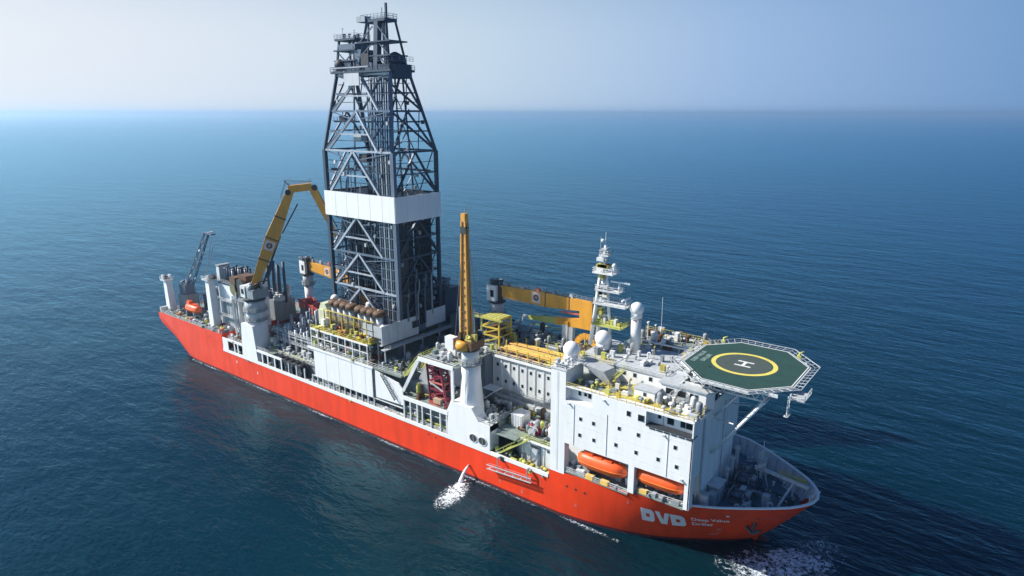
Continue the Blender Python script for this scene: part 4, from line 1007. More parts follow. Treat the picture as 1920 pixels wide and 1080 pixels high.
# racking boards, stair tower, hoses and boxes
for z in (43,57,70.5,83.5):
    a, b, w_ = dcorner(z)
    MB().box(a+.6,b-7.6,-w_+1.2,-w_+3.4,z,z+.3).box(a+.6,b-1,w_-3.4,w_-1.2,z,z+.3).build('racking_board', navy, der)
    railing(der, [(a+.6,-w_+1.2,z+.3),(b-7.6,-w_+1.2,z+.3)],1.1,1.6,navy2)
for k in range(16):
    z = rng.uniform(30,92); a, b, w_ = dcorner(z); MB().box(0,0,0,0,0,0)
    x = rng.uniform(a+1,b-8); y = rng.uniform(-w_+.8,w_-1.5); s_ = rng.uniform(.7,1.7)
    MB().box(x-s_,x+s_,y-s_*.6,y+s_*.6,z,z+s_*1.3).build('equipment_box', rng.choice([navy,navy2,dark,lgrey,navy2]), der)
MB().box(96.5,102,-5,-2,31.5,35.5).build('yellow_machine', cyell, der); MB().box(104.2,105.6,-5.6,-4.6,30,34).build('white_box', white2, der)
MB().box(102.6,106.4,-3,1.5,39,48).build('travelling_block', navy, der); MB().box(103,106,-2.4,1,62,66.5).build('top_drive', dark, der)
for dx in (-.9,-.3,.3,.9): MB().tube((104.5+dx,-.6,66.5),(104.5+dx,-.6,98),.09,5).build('drill_line', navy, der)
for k in range(5): MB().path([(95+k*1.4,-7.2,28),(95+k*1.2,-7.3,50+k*3),(97+k,-6.6,60+k*4)],.14,6).build('standpipe', navy2, der)
for k in range(14):
    z = 30+k*4.4; a, b, w_ = dcorner(z); yy = -w_+3.6
    MB().beam((b-.7,yy,z),(b-.7,min(yy+3.4,w_-.5),z+(4.2)),.3,.16).box(b-1.3,b-.2,yy-.9,yy,z-.1,z).build('stair_flight', navy, der)
# forward face bits low down: big dark elevator shafts with pale pipes
MB().box(117.2,119.4,-6.8,-3.5,27.6,52).build('dark_shaft', dark, der); MB().box(117.6,119.2,2.2,6.2,27.6,42).build('dark_shaft', navy, der)
for k, (y,z0,z1) in enumerate(((-2.4,28,40),(-1.6,28,37),(1.2,28,38),(4,30,41),(-5.6,30,35))):
    MB().path([(120.6,y,z0),(120.6,y,z1),(120.3,y+1,z1+1.5),(120.3,y+1,z1+4)],.24,6).build('loose_pipe', steel if k % 2 else navy2, der)
# white band: panels on all four sides
def band(p, q, n, out, mt=white):
    for k in range(n):
        a, b = p.lerp(q,k/n+.002), p.lerp(q,(k+1)/n-.002); o = out*.25
        m = MB(); vs = [a+out*.45, b+out*.45, b+out*.75, a+out*.75]
        m.add([v+V((0,0,zz)) for zz in (57.7,64.6) for v in vs], [(0,1,2,3),(7,6,5,4),(0,4,5,1),(1,5,6,2),(2,6,7,3),(3,7,4,0)][::-1])
        m.build('band_panel', mt, der)
z0v = V((0,0,0))
c = [V((DX0-.6,-DW-.0,0)),V((DX1+.6,-DW,0)),V((DX1,-DW-.7,0)),V((DX1,DW+.7,0)),V((DX1+.6,DW,0)),V((DX0-.6,DW,0)),V((DX0,DW+.7,0)),V((DX0,-DW-.7,0))]
band(c[0],c[1],6,V((0,-1,0))); band(c[2],c[3],4,V((1,0,0))); band(c[4],c[5],6,V((0,1,0))); band(c[6],c[7],4,V((-1,0,0)))
# crown: deck, two peaks, dark housing
zt = 96.5; a, b, w_ = dcorner(96)
MB().box(a-1.4,b+1.0,-w_-1.0,w_+1.0,zt,zt+.5).build('crown_deck', navy, der)
railing(der, [(a-1.4,-w_-1,zt+.5),(b+1,-w_-1,zt+.5),(b+1,w_+1,zt+.5),(a-1.4,w_+1,zt+.5),(a-1.4,-w_-1,zt+.5)],1.2,1.5,navy,.06)
MB().box(98.8,105.0,-w_-1.8,-w_-1.5,93.2,96.4).build('pale_board', paint('pale_board_paint',(0.55,0.58,0.62),.5,grime=.3), der)
MB().box(93,108,-w_-1.1,-w_-.9,97.8,98.1).build('pale_beam', brace_m, der)
# left (aft) peak
m = MB()
for x in (92.6,100.4):
    for y in (-2.6,2.6): MB().beam((x,y,97),(x+(1.0 if x < 95 else -.8),y*.7,105.2),.5).build('peak_leg', navy, der)
for z in (99.8,102.5): MB().box(92.2,101.2,-2.9,2.9,z,z+.35).build('peak_platform', navy, der)
MB().beam((92.6,-2.6,97),(100,-2.2,102.4),.28).beam((100.4,-2.6,97),(93,-2.2,102.4),.28).build('peak_brace', navy2, der)
MB().box(93.4,100.6,-2.2,2.2,102.8,104.3).build('peak_housing', navy2, der); MB().box(92.8,101.2,-2.8,2.8,105.2,105.7).build('peak_cap', navy, der)
railing(der, [(92.8,-2.8,105.7),(101.2,-2.8,105.7),(101.2,2.8,105.7),(92.8,2.8,105.7),(92.8,-2.8,105.7)],1.2,1.2,steel,.05)
clutter(der, 93.5,100.5,-2,2,105.7, 5, ['vent','cabinet','post_light'], [steel,navy2,lgrey], .6,.9,1.2)
MB().ball((94.2,-2.4,98.8),1.7,10).build('sheave_housing', dark, der); MB().box(96,99,-2.6,0,97,99.6).build('sheave_housing', navy, der)
MB().box(100.4,103.6,-2.4,2.4,97,102.6).build('link_frame', navy2, der)
# right (forward) peak, taller
for x in (102.8,115.0):
    for y in (-3.2,3.2): MB().beam((x,y,97),(x+(2.4 if x < 110 else -2.2),y*.5,109.2),.55).build('peak_leg', navy, der)
for x in (105.9,109.5,112.8): MB().beam((x,-2.6,97),(x,-1.6,109.2),.4 if x != 109.5 else 1.5).build('peak_column', navy, der)
MB().beam((108.8,1.5,97),(108.8,1.2,109.2),.9).build('peak_column', navy2, der)
MB().box(103.6,112.8,-2.2,2.2,109.2,109.9).build('peak_cap', navy, der)
MB().box(102.2,105.6,-2.6,-.4,109.4,110.8).build('cap_box', steel, der)
railing(der, [(103.6,-2.2,109.9),(112.8,-2.2,109.9),(112.8,2.2,109.9),(103.6,2.2,109.9),(103.6,-2.2,109.9)],1.2,1.3,navy2,.05)
MB().beam((112.2,-1,109.6),(112.2,-1,113.6),.5).build('tip_mast', navy, der); MB().tube((109.5,0,109.9),(109.5,0,112.8),.1,5).build('tip_antenna', navy2, der)
for z in (100.5,104): MB().box(102.4,115.4,-3.2,3.2,z,z+.3).build('peak_platform', navy, der)
for (z0,z1) in ((97,100.5),(100.5,104),(104,108)):
    MB().beam((103.2,-3,z0),(108.5,-2.6,z1),.26).beam((114.8,-3,z0),(110.5,-2.6,z1),.26).build('peak_brace', navy2, der)
MB().box(104,107,-3.3,-1,98,101.4).build('sheave_housing', dark, der)
# big dark housing hanging over the forward corner
MB().prism([(111.0,-3.6),(115.2,-3.6),(116.6,-2.2),(116.6,3.2),(115.2,4.0),(111.0,4.0)],94.9,98.4).build('crown_housing', navy, der)
MB().lathe((113.6,.2,98.4),[(2.9,0),(2.6,1.4),(1.6,2.6),(.4,3.2)],14).build('crown_cowl', navy, der)
railing(der, [(110.5,-4.4,99.1),(115.6,-4.4,99.1),(117,-2.5,99.1),(117,3.4,99.1)],1.2,1.3,navy2,.05)
clutter(der, 93,112,-3.5,3.5,97.0, 12, ['motor_box','cabinet','pump'], [navy,navy2,dark], 1.0,1.6,1.4)

# ================================================================ CRANES
def logo(parent, c, u, v, n, s):
    """white square sign with a dark red ring, on a boom side; u,v in-plane axes, n outward"""
    c, u, v, n = V(c), V(u).normalized(), V(v).normalized(), V(n).normalized()
    m = MB(); m.add([c+(-u-v)*s+n*.03, c+(u-v)*s+n*.03, c+(u+v)*s+n*.03, c+(-u+v)*s+n*.03],[(0,1,2,3)])
    sg = m.build('logo_board', paint('logo_white',(0.72,0.60,0.55),.5,grime=.3), parent)
    b = MB(); k = 16
    for i in range(k):
        a0, a1 = 2*pi*i/k, 2*pi*(i+1)/k
        b.add([c+(u*cos(a0)+v*sin(a0))*s*.62+n*.06, c+(u*cos(a0)+v*sin(a0))*s*.3+n*.06, c+(u*cos(a1)+v*sin(a1))*s*.3+n*.06, c+(u*cos(a1)+v*sin(a1))*s*.62+n*.06],[(0,1,2,3)])
    b.add([c+(-u*.09-v*.5)*s+n*.07, c+(u*.09-v*.5)*s+n*.07, c+(u*.09+v*.5)*s+n*.07, c+(-u*.09+v*.5)*s+n*.07],[(0,1,2,3)])
    b.build('logo_ring', paint('logo_dark_red',(0.12,0.03,0.02),.5), sg)
def knuckle_upper(t, base, dirh, elbow, knee2=None):
    pass
# ---- crane A: aft starboard, boom raised
ca = thing('knuckle_boom_crane', (60.5,-15,12.5), 'big yellow knuckle-boom crane at the aft starboard side, boom raised and bent over the water', 'crane')
MB().lathe((60.5,-15.4,8.2),[(3.55,0),(3.55,4.5),(3.45,7),(3.15,12.2),(3.1,13.2)],28).build('pedestal_cone', white, ca)
MB().prismY([(56.2,8.3),(65.0,8.3),(64.6,12.0),(63.6,20.6),(57.2,20.6),(56.5,13.5)],-19.09,-16).build('pedestal_base', white, ca)
MB().lathe((60.5,-15.4,21.6),[(3.7,0),(3.7,.25)],24).lathe((60.5,-15.4,24.7),[(3.8,0),(3.8,.25)],24).build('platform_ring', mgrey, ca)
MB().cyl(60.5,-15.4,21.8,24.7,3.0,28).build('column', white2, ca); MB().cyl(60.5,-15.4,24.95,28.2,3.15,28).build('column', lgrey, ca)
railing(ca, [(60.5+3.7*cos(q*pi/8),-15.4+3.7*sin(q*pi/8),21.85) for q in range(17)],1,1.4); railing(ca, [(60.5+3.8*cos(q*pi/8),-15.4+3.8*sin(q*pi/8),24.95) for q in range(17)],1,1.4)
MB().cyl(60.5,-15.4,28.2,29.2,3.4,28).build('slew_ring', dark, ca)
MB().box(57.4,60.0,-18.3,-14.6,29.2,33.0).build('cab_body', white2, ca); MB().box(60,64,-18.0,-12.4,29.2,32.2).build('machinery_house', mgrey, ca)
MB().box(58.0,59.4,-18.36,-18.2,30.4,32.0).build('cab_window', glass, ca)
clutter(ca, 60.4,63.6,-17.6,-13,32.2, 7, ['motor_box','vent','pump'], [dark,mgrey,white2,brown], .8,1.2,1.0)
DH = V((8,11,0)).normalized()
foot = V((60.5,-15.2,32.6)); elb = V((68.2,-4.0,62.6)); kn2 = V((72.2,1.0,63.6)); jend = V((76.2,6.4,47.0))
SD = V((DH.y,-DH.x,0))
MB().taper(foot, foot.lerp(elb,.5), 1.6,2.0,2.1,4.2,up=(0,0,1)).taper(foot.lerp(elb,.5), elb, 2.1,4.2,1.7,2.2).build('main_boom', cyell, ca)
for f in (.28,.5,.72): p = foot.lerp(elb,f); MB().taper(p-(elb-foot).normalized()*.2, p+(elb-foot).normalized()*.2, 2.25,4.3 if f == .5 else 3.6,2.25,4.3 if f == .5 else 3.6).build('boom_band', brown, ca)
pv = DH.cross(V((0,0,1)))
up_ = (elb-foot).normalized().cross(SD).normalized()
bdir = (elb-foot).normalized()
nside = SD
logo(ca, foot.lerp(elb,.43)+nside*1.12, bdir, nside.cross(bdir), nside, 1.5)
perp = nside.cross(bdir).normalized();  perp = perp if perp.dot(DH) > 0 else -perp
MB().beam(foot+perp*2.4+bdir*.5, foot.lerp(elb,.55)+perp*2.0, .55).build('luffing_cylinder', dark, ca)
MB().beam(foot.lerp(elb,.12)+perp*2.9, foot.lerp(elb,.30)+perp*2.6, .9).build('luffing_cylinder', navy, ca)
MB().beam(foot.lerp(elb,.58)+perp*2.3, foot.lerp(elb,.9)+perp*3.4, .4).build('jib_cylinder', navy, ca)
ladder(ca, foot+bdir*2+nside*.2-perp*1.7, elb-perp*1.3+nside*.2, mgrey, tuple(nside))
MB().taper(elb-DH*.6+V((0,0,.3)), kn2, 1.8,2.2,1.8,2.2).build('knuckle_link', cyell, ca)
MB().taper(kn2, kn2.lerp(jend,.5), 1.6,2.4,1.4,2.0,up=tuple(DH)).taper(kn2.lerp(jend,.5), jend, 1.4,2.0,.9,1.1,up=tuple(DH)).build('jib', cyell, ca)
MB().beam(kn2+DH*1.4+V((0,0,-.5)), kn2.lerp(jend,.8)+DH*1.5, .3).build('jib_cylinder', dark, ca)
MB().beam(elb+V((0,0,1)), elb+V((-1.4,-1.2,3.0)), .35).beam(elb+V((-1.4,-1.2,3)), kn2+V((0,0,1.6)), .2).build('head_frame', mgrey, ca)
for p in (elb+V((-.6,-.6,-.6)), kn2+V((.6,.6,-.3))): MB().tube(p-SD*1.2, p+SD*1.2, .9, 12).build('pivot_pin', dark, ca)
railing(ca, [foot.lerp(elb,.88)-perp*1.8, elb-perp*1.8+V((0,0,.6)), kn2+V((0,0,1.3))],1.0,1.3,mgrey,.05)
# dark machinery bundle beside the crane
bm = thing('winch_house', (50,-13,12.5), 'dark brown cluttered winch house between the white funnel casing and the aft crane', 'machinery')
MB().box(46.5,54,-15.4,-10.4,25.6,27).build('winch_platform', mgrey, bm)
for x in (46.8,50,53.6):
    for y in (-15.1,-10.7): MB().beam((x,y,12.5),(x,y,25.6),.4).build('platform_leg', white2, bm)
for k, (x,z,r) in enumerate(((48.2,29.6,2.4),(51.8,30.6,2.9))):
    MB().tube((x,-15,z),(x,-11,z),r*.75,16).build('drum', brown, bm); [MB().tube((x,yy,z),(x,yy+.3,z),r,16).build('drum_flange', dark if k else paint('olive_paint',(0.16,0.14,0.06),.6), bm) for yy in (-15.3,-11)]
MB().box(46.6,50,-15.6,-12,31.6,33.6).box(50,54.6,-14.4,-10.6,33.0,34.6).build('motor_house', brown, bm)
clutter(bm, 47,54,-15,-11,27, 10, ['motor_box','cabinet','valve','pump'], [brown,dark,mgrey,lgrey], .8,1.4,1.1)
for k in range(5): MB().path([(47+k*1.4,-15.6,26),(47.5+k*1.4,-15.9,20-k),(48.2+k*1.5,-15.4,13)],.22,6).build('hose', (white2,lgrey,mgrey)[k % 3], bm)

# ---- parked cranes on the port side
def parked(cx, cy, ztop_, lab, L, jib=True, sc=1.0, zb=20.0, dz=0.0):
    t = thing('knuckle_boom_crane', (cx,cy,zb), lab, 'crane')
    MB().cyl(cx,cy,zb,ztop_-6.2,1.7*sc,20).build('pedestal_cone', white2, t)
    MB().lathe((cx,cy,ztop_-6.3),[(2.5*sc,0),(2.5*sc,.3)],18).build('platform_ring', mgrey, t)
    MB().cyl(cx,cy,ztop_-6,ztop_-2.6,2.0*sc,20).build('column', lgrey, t); railing(t, [(cx+2.5*sc*cos(q*pi/6),cy+2.5*sc*sin(q*pi/6),ztop_-6) for q in range(13)],1,1.3)
    MB().cyl(cx,cy,ztop_-2.6,ztop_-2.0,2.4*sc,20).build('slew_ring', dark, t)
    MB().box(cx-2.2*sc,cx+1.0*sc,cy-2.0*sc,cy-1.0*sc,ztop_-2,ztop_+2.6).build('cab_body', white, t)
    MB().box(cx-2.0*sc,cx+2.2*sc,cy-1.0*sc,cy+2.0*sc,ztop_-2,ztop_+2.2).build('machinery_house', dark, t)
    MB().box(cx-.9*sc,cx+.3*sc,cy-2.06*sc,cy-1.99*sc,ztop_-.8,ztop_+1.2).build('cab_window', glass, t)
    clutter(t, cx-2*sc,cx+1.6*sc,cy-1.6,cy+1.4,ztop_+2.4, 6, ['motor_box','vent','pump'], [dark,navy2,mgrey], .9,1.3,.9)
    b0 = V((cx+1.8*sc,cy,ztop_+1.0)); b1 = V((cx+L*.55,cy,ztop_+.9+dz*.5)); b2 = V((cx+L,cy,ztop_+1.2+dz))
    MB().taper(b0,b1,1.5*sc,3.2*sc,1.5*sc,3.9*sc).taper(b1,b2,1.5*sc,3.9*sc,1.4*sc,2.6*sc).build('main_boom', cyell, t)
    MB().taper(b1+V((-.15,0,0)),b1+V((.15,0,0)),1.6*sc,4.05*sc,1.6*sc,4.05*sc).build('boom_band', brown, t); MB().taper(b0.lerp(b2,.78)+V((-.12,0,0)),b0.lerp(b2,.78)+V((.12,0,0)),1.6*sc,3.5*sc,1.6*sc,3.5*sc).build('boom_band', brown, t)
    logo(t, b0.lerp(b2,.42)+V((0,-.78*sc,0)), (1,0,0), (0,0,1), (0,-1,0), 1.45*sc)
    MB().beam(b0+V((0,0,-2.2*sc)), b0.lerp(b2,.34)+V((0,0,-2.0*sc)),.6*sc).build('luffing_cylinder', lgrey, t)
    railing(t, [b0+V((0,0,1.7*sc)), b1+V((0,0,2.0*sc)), b2+V((0,0,1.3*sc))],1.0,1.5,mgrey,.05)
    for k in range(5): piece('motor_box', (mgrey,lgrey,pink)[k % 3], t, (b0.x+2+k*L*.17,cy,b0.z+1.75*sc), 0, .7*sc)
    if jib:
        e = b2+V((.2,0,-1.6)); MB().box(b2.x-3.2,b2.x+.6,cy-.75,cy+.75,b2.z-6.2,b2.z+1.2).build('knuckle_head', cyell, t)
        MB().box(b2.x+.6,b2.x+.9,cy-.6,cy+.6,b2.z-5.6,b2.z+1.6).build('knuckle_plate', dark, t)
        j0 = V((b2.x-1.5,cy,b2.z-4.9)); j1 = V((cx+L*.36,cy,b2.z-6.4))
        MB().taper(j0,j0.lerp(j1,.5),1.2,2.6,1.1,2.0).build('jib', cyell, t); MB().taper(j0.lerp(j1,.5),j1,1.1,1.9,.8,1.0).build('jib_tip', lime, t)
        MB().beam(b2+V((-3.4,0,-2.6)), b2+V((-9.0,0,-2.9)),.5).build('jib_cylinder', pink, t)
        MB().beam(j1,j1+V((-1.8,0,.2)),.5).beam(j1+V((-1.8,0,.2)),j1+V((-2.2,0,-1.6)),.35).build('jib_nose', lgrey, t)
    return t
parked(136.6,14,36.6,'yellow knuckle-boom crane parked level on the port side, its jib folded back under the boom',31.0,True,1.0,22,0.2)
parked(48.0,14,31.6,'small far yellow crane parked level behind the derrick on the aft port side',27,False,.95,12.5,-2.0)
cr4 = thing('boom_rest', (161,14,26.4), 'white upright post that carries the folded yellow crane jib', 'post')
MB().box(159.2,160.9,13.2,14.8,26.4,32.0).build('rest_post', white, cr4); MB().box(161.2,162.4,13.3,14.7,26.4,31.5).build('rest_post', lgrey, cr4); MB().box(159.4,161.0,13.1,14.9,32.0,33.0).build('rest_saddle', cyell, cr4)
hr = thing('hose_hoop', (171,4.5,26.5), 'round orange-brown hose hoop right behind the aft radome', 'hose reel')
mm = MB(); 
for k in range(20):
    a0, a1 = 2*pi*k/20, 2*pi*(k+1)/20; mm.beam((171.5+2.6*cos(a0),5,30.4+2.9*sin(a0)),(171.5+2.6*cos(a1),5,30.4+2.9*sin(a1)),.5,1.4)
mm.build('hoop', cyell, hr)
for k in range(8):
    a0 = 2*pi*k/8; MB().beam((171.5,5,30.4),(171.5+2.4*cos(a0),5,30.4+2.7*sin(a0)),.22).build('spoke', brown, hr)
MB().box(169,174,3.8,6.2,26.5,27.4).build('hoop_stand', brown, hr)

# ---- middle crane on the starboard side, boom upright
cb = thing('upright_boom_crane', (152.5,-15.8,9.2), 'slim yellow crane with its boom standing upright on a tall white flared tower', 'crane')
MB().prismY([(147.2,9.2),(160.6,9.2),(160.6,15.4),(157.2,15.6),(155.0,18.5),(148.6,18.5),(147.6,15.5),(147.2,12)],-19.08,-15.8).build('tower_base', white, cb)
MB().prism([(147.6,-18.9),(160.6,-18.9),(160.6,-11.6),(147.6,-11.6)],13.9,15.38).build('tower_base_deck', deckg, cb)
MB().lathe((152.4,-15.9,14.0),[(3.1,0),(3.1,2.5),(2.75,6.5),(2.35,11),(2.3,14.2)],28).build('tower_cone', white, cb)
MB().lathe((152.2,-15.9,28.2),[(2.8,0),(2.8,.3)],24).build('platform_ring', mgrey, cb); railing(cb, [(152.2+2.8*cos(q*pi/8),-15.9+2.8*sin(q*pi/8),28.5) for q in range(17)],1,1.2)
MB().cyl(152.2,-15.9,28.5,31.8,2.1,24).build('column', white2, cb)
MB().cyl(152.1,-15.9,31.8,32.4,2.5,24).build('slew_ring', dark, cb)
MB().box(149.6,154.6,-18.2,-13.4,32.4,34.4).build('machinery_house', brown, cb); MB().lathe((151.6,-17.4,32.2),[(1.9,0),(2.1,.8),(1.9,1.8),(1.0,2.2)],14).build('winch_cover', cyell, cb)
clutter(cb, 150,154.4,-17.8,-13.6,34.4, 8, ['motor_box','cabinet','pump'], [brown,dark,mgrey,ymat], .8,1.1,.9)
MB().box(146.6,149.2,-18.6,-16.8,31.6,34.6).build('cab', white, cb)
bx, by = 151.6, -16.4
MB().beam((bx-1.9,by,34.4),(bx-1.9,by,42.0),.4).beam((bx+1.9,by+.4,34.4),(bx+1.9,by+.4,42.0),.4).build('back_mast', lgrey, cb)
for s_ in (-1,1):
    for q in (-1,1): MB().beam((bx+s_*1.05,by+q*.8,36.0),(bx+s_*.55,by+q*.45,62.4),.34).build('boom_chord', cyell, cb)
MB().add([(bx-.95,by-.6,36.4),(bx+.95,by-.6,36.4),(bx+.95,by+.6,36.4),(bx-.95,by+.6,36.4),(bx-.45,by-.35,62.0),(bx+.45,by-.35,62.0),(bx+.45,by+.35,62.0),(bx-.45,by+.35,62.0)],[(3,2,1,0),(4,5,6,7),(0,1,5,4),(1,2,6,5),(2,3,7,6),(3,0,4,7)]).build('boom_web', paint('boom_tan_paint',(0.58,0.33,0.10),.5,grime=.5,rust=.4), cb)
for k in range(13):
    z = 37.5+k*1.95; f = (z-36)/26.4; hw_ = 1.08-.5*f; MB().beam((bx-hw_,by-.86+.4*f,z),(bx+hw_,by-.86+.4*f,z),.24).build('boom_rung', brown, cb)
MB().box(bx-.75,bx+.75,by-.7,by+.7,59.6,61.2).build('head_sheave', dark, cb); MB().box(bx-.6,bx+.6,by-.6,by+.6,62.4,64.2).build('boom_head', cyell, cb)
MB().tube((bx,by,64.2),(bx+.5,by,66.0),.12,5).build('head_light', mgrey, cb)
for dx in (-1.9,1.9): MB().tube((bx+dx,by,41.8),(bx+dx*.4,by,62),.08,5).build('luffing_wire', mgrey, cb)
for x in (155.6,158.4):
    m = MB(); m.lathe((0,0,0),[(1.15,0),(1.15,.12)],20); m.v = [V((x+p.x*1.1,-19.1-p.z*.5,11.0+p.y*.95)) for p in m.v]; m.build('mooring_opening', dark, cb)
    m = MB()
    for k in range(16):
        a0, a1 = 2*pi*k/16, 2*pi*(k+1)/16; m.beam((x+1.25*cos(a0),-19.14,11+1.05*sin(a0)),(x+1.25*cos(a1),-19.14,11+1.05*sin(a1)),.16)
    m.build('opening_rim', white2, cb)
    MB().box(x-.08,x+.08,-19.25,-19.12,10,12).build('opening_bar', mgrey, cb)
railing(cb, [(155.5,-18.9,15.5),(160.5,-18.9,15.5),(160.5,-12,15.5)],1.1,1.8)
clutter(cb, 156,160,-18,-13,15.45, 7, ['vent','locker','bollard','cabinet'], [deckg,mgrey,lgrey], .7,1.1,1.3)
ladder(cb, (153,-18.6,18.6),(153,-18.25,28),white2)
MB().box(155.2,159,-14.8,-12,22.3,22.5).beam((154.6,-13.6,19),(158.6,-13.2,22.4),.25).build('side_platform', lgrey, cb)
# ================================================================ STERN
def stern_tower(x, y, z0, z1, w0, lab, lean=0.0):
    t = thing('stern_tower', (x,y,z0), lab, 'tower', 'pale stern pillars')
    MB().add([(x-w0,y-w0,z0),(x+w0,y-w0,z0),(x+w0,y+w0,z0),(x-w0,y+w0,z0),(x-w0*.8-lean,y-w0*.8,z1),(x+w0*.8-lean,y-w0*.8,z1),(x+w0*.8-lean,y+w0*.8,z1),(x-w0*.8-lean,y+w0*.8,z1)],[(3,2,1,0),(4,5,6,7),(0,1,5,4),(1,2,6,5),(2,3,7,6),(3,0,4,7)]).build('pillar', white, t)
    MB().box(x-w0*1.5-lean,x+w0*1.3-lean,y-w0*1.3,y+w0*1.3,z1,z1+.4).build('pillar_cap', white2, t)
    railing(t,[(x-w0*1.5-lean,y-w0*1.3,z1+.4),(x+w0*1.3-lean,y-w0*1.3,z1+.4),(x+w0*1.3-lean,y+w0*1.3,z1+.4)],1,1.2)
    clutter(t,x-w0-lean,x+w0*.8-lean,y-w0*.8,y+w0*.8,z1+.4,3,['vent','cabinet','motor_box'],[lgrey,brown,white2],.7,1.0,.9)
    return t
stern_tower(2.2,-14.8,13.6,25.4,1.35,'white leaning pillar standing on the very stern corner beside the grey lattice boom',1.0)
MB_ = stern_tower(34.2,-15.4,13.6,30.6,1.4,'tall white pillar right of the orange stern boat',.7)
fb_ = thing('flare_boom', (4,-9,13.6), 'grey lattice boom slanting up over the stern', 'boom')
A, B = V((4.5,-9.5,20.0)), V((11.6,-3.0,42.6))
dd = (B-A).normalized(); s1 = dd.cross(V((0,0,1))).normalized(); s2 = s1.cross(dd)
for a_, b_ in ((-1,-1),(1,-1),(1,1),(-1,1)): MB().beam(A+s1*a_*1.1+s2*b_*1.1, B+s1*a_*.7+s2*b_*.7, .32).build('chord', steel if b_ > 0 else navy2, fb_)
for k in range(14):
    p, q = A.lerp(B,k/14), A.lerp(B,(k+1)/14); w0, w1 = 1.1-.4*k/14, 1.1-.4*(k+1)/14; sg = 1 if k % 2 else -1
    MB().beam(p+s1*sg*w0-s2*w0, q-s1*sg*w1-s2*w1, .18).beam(p+s1*sg*w0+s2*w0, q-s1*sg*w1+s2*w1, .18).beam(p-s1*w0-s2*w0*sg, q-s1*w1+s2*w1*sg,.16).beam(p+s1*w0-s2*w0, p-s1*w0-s2*w0,.16).build('lattice_web', navy2 if k % 3 else steel, fb_)
MB().box(9.8,16.0,-3.8,-2.0,42.4,42.9).build('boom_head_platform', navy2, fb_); MB().tube((12,-3,42.9),(15.8,-2.6,43.8),.2,6).build('burner_pipe', mgrey, fb_)
MB().beam((8.8,-8,15.0),(16.2,-3.4,38.6),.22).beam((10.4,-8,15.2),(14.6,-3.0,40.6),.18).build('stay', lgrey, fb_)
MB().box(2.6,8.6,-12.4,-7.4,13.6,20.2).build('boom_foot_house', mgrey, fb_); MB().box(3.6,8,-12,-8.2,20.2,23.6).build('boom_winch', navy2, fb_)
clutter(fb_, 3.2,8.2,-12,-8,23.6, 4, ['motor_box','vent'], [navy2,mgrey,steel],.8,1.2,1.4)
dh = thing('stern_winch_house', (22,-2,13.6), 'long dark low winch house across the stern deck behind the orange boat', 'deckhouse')
MB().box(9,33,-6,10,13.6,19.2).build('house_wall', navy2, dh); MB().box(8.7,33.3,-6.3,10.3,19.2,19.5).build('house_roof', navy, dh)
for k in range(4): MB().box(11+k*5.5,13+k*5.5,-6.1,-6,13.8,16.6).build('shutter', dark, dh)
railing(dh,[(8.8,-6.2,19.5),(33.2,-6.2,19.5)],1.1,2); railing(dh,[(8.8,10,19.5),(33.2,10,19.5)],1.1,2,lgrey)
clutter(dh, 10,32,-5,9,19.5, 26, ['vent','gooseneck','vessel','post_light','motor_box','cabinet'], [lgrey,white2,steel,navy2], 1.0,1.8,1.8)
# orange boat on the stern
lifeboat('rescue_boat', 15.6, -13.4, 15.1, 9.6, 3.4, 3.2, redp if False else orange, 'faded orange boat lying in its cradle on the stern deck', None)
cd_ = thing('boat_cradle', (15.6,-13.4,13.6), 'grey cradle under the orange stern boat', 'cradle')
for x in (13,18.2): MB().prism([(x-.3,-15),(x+.3,-15),(x+.3,-11.8),(x-.3,-11.8)],13.6,15.7).build('cradle_frame', mgrey, cd_)
sg_ = thing('stern_mooring_gear', (20,-16,13.6), 'mooring winches, bollards and yellow boxes along the starboard edge of the stern deck', 'mooring gear')
for k, x in enumerate((5,9.5,23.5,28,39,42)): piece('bollard', (lgrey,deckg,mgrey)[k % 3], sg_, (x,-17.6,13.55), 0, 1.3)
for x, mt in ((8,mgrey),(20.5,deckd),(26.5,mgrey),(30,brown),(38.5,maroon),(41.5,lgrey)): piece('winch_drum', mt, sg_, (x,-14.6,13.55), pi/2*(x > 25), 1.3)
clutter(sg_, 3,43,-18.2,-15.9,13.55, 30, ['locker','vent','pump','cabinet','valve','reel','barrel'], [lgrey,lime,ymat,mgrey,pink,white2,deckg], .7,1.2,1.2)
clutter(sg_, 19,33,-14.5,-7,13.55, 20, ['locker','vent','pump','cabinet','winch_drum','reel'], [lgrey,deckg,mgrey,maroon,white2,brown], .8,1.5,1.5)
MB().box(.3,1.0,-18.5,-15.5,13.6,15.6).build('roller_fairlead', white2, sg_)
# engine casing / funnel
ec = thing('funnel_casing', (40,-9,12.5), 'tall white funnel casing with a cluster of dark exhaust pipes near the stern', 'funnel')
MB().box(36.0,47.0,-13.6,-2,13.6,29.6).build('casing', white, ec); MB().box(35.8,47.2,-13.8,-1.8,29.6,30.0).build('casing_top', navy, ec)
MB().box(34.2,36.0,-13.0,-9,13.6,35.2).build('intake_tower', white2, ec); MB().box(34,36.2,-13.2,-8.8,35.2,35.6).build('intake_cap', mgrey, ec)
MB().box(37.5,45.8,-13.75,-13.6,15.4,24.6).build('louvre_frame', lgrey, ec)
for k in range(2): MB().box(38.0+k*4,41.2+k*4,-13.85,-13.75,16.2,23.6).build('louvre', mgrey, ec)
for k in range(12):
    x = 37.6+(k % 4)*1.5; y = -11.6+(k//4)*3.2; h = rng.uniform(3,5.2)
    m = MB().cyl(x,y,30,30+h,.42,10); m.cyl(x,y,30+h,30+h+.4,.5,10); m.build('exhaust_pipe', navy if k % 3 else steel, ec)
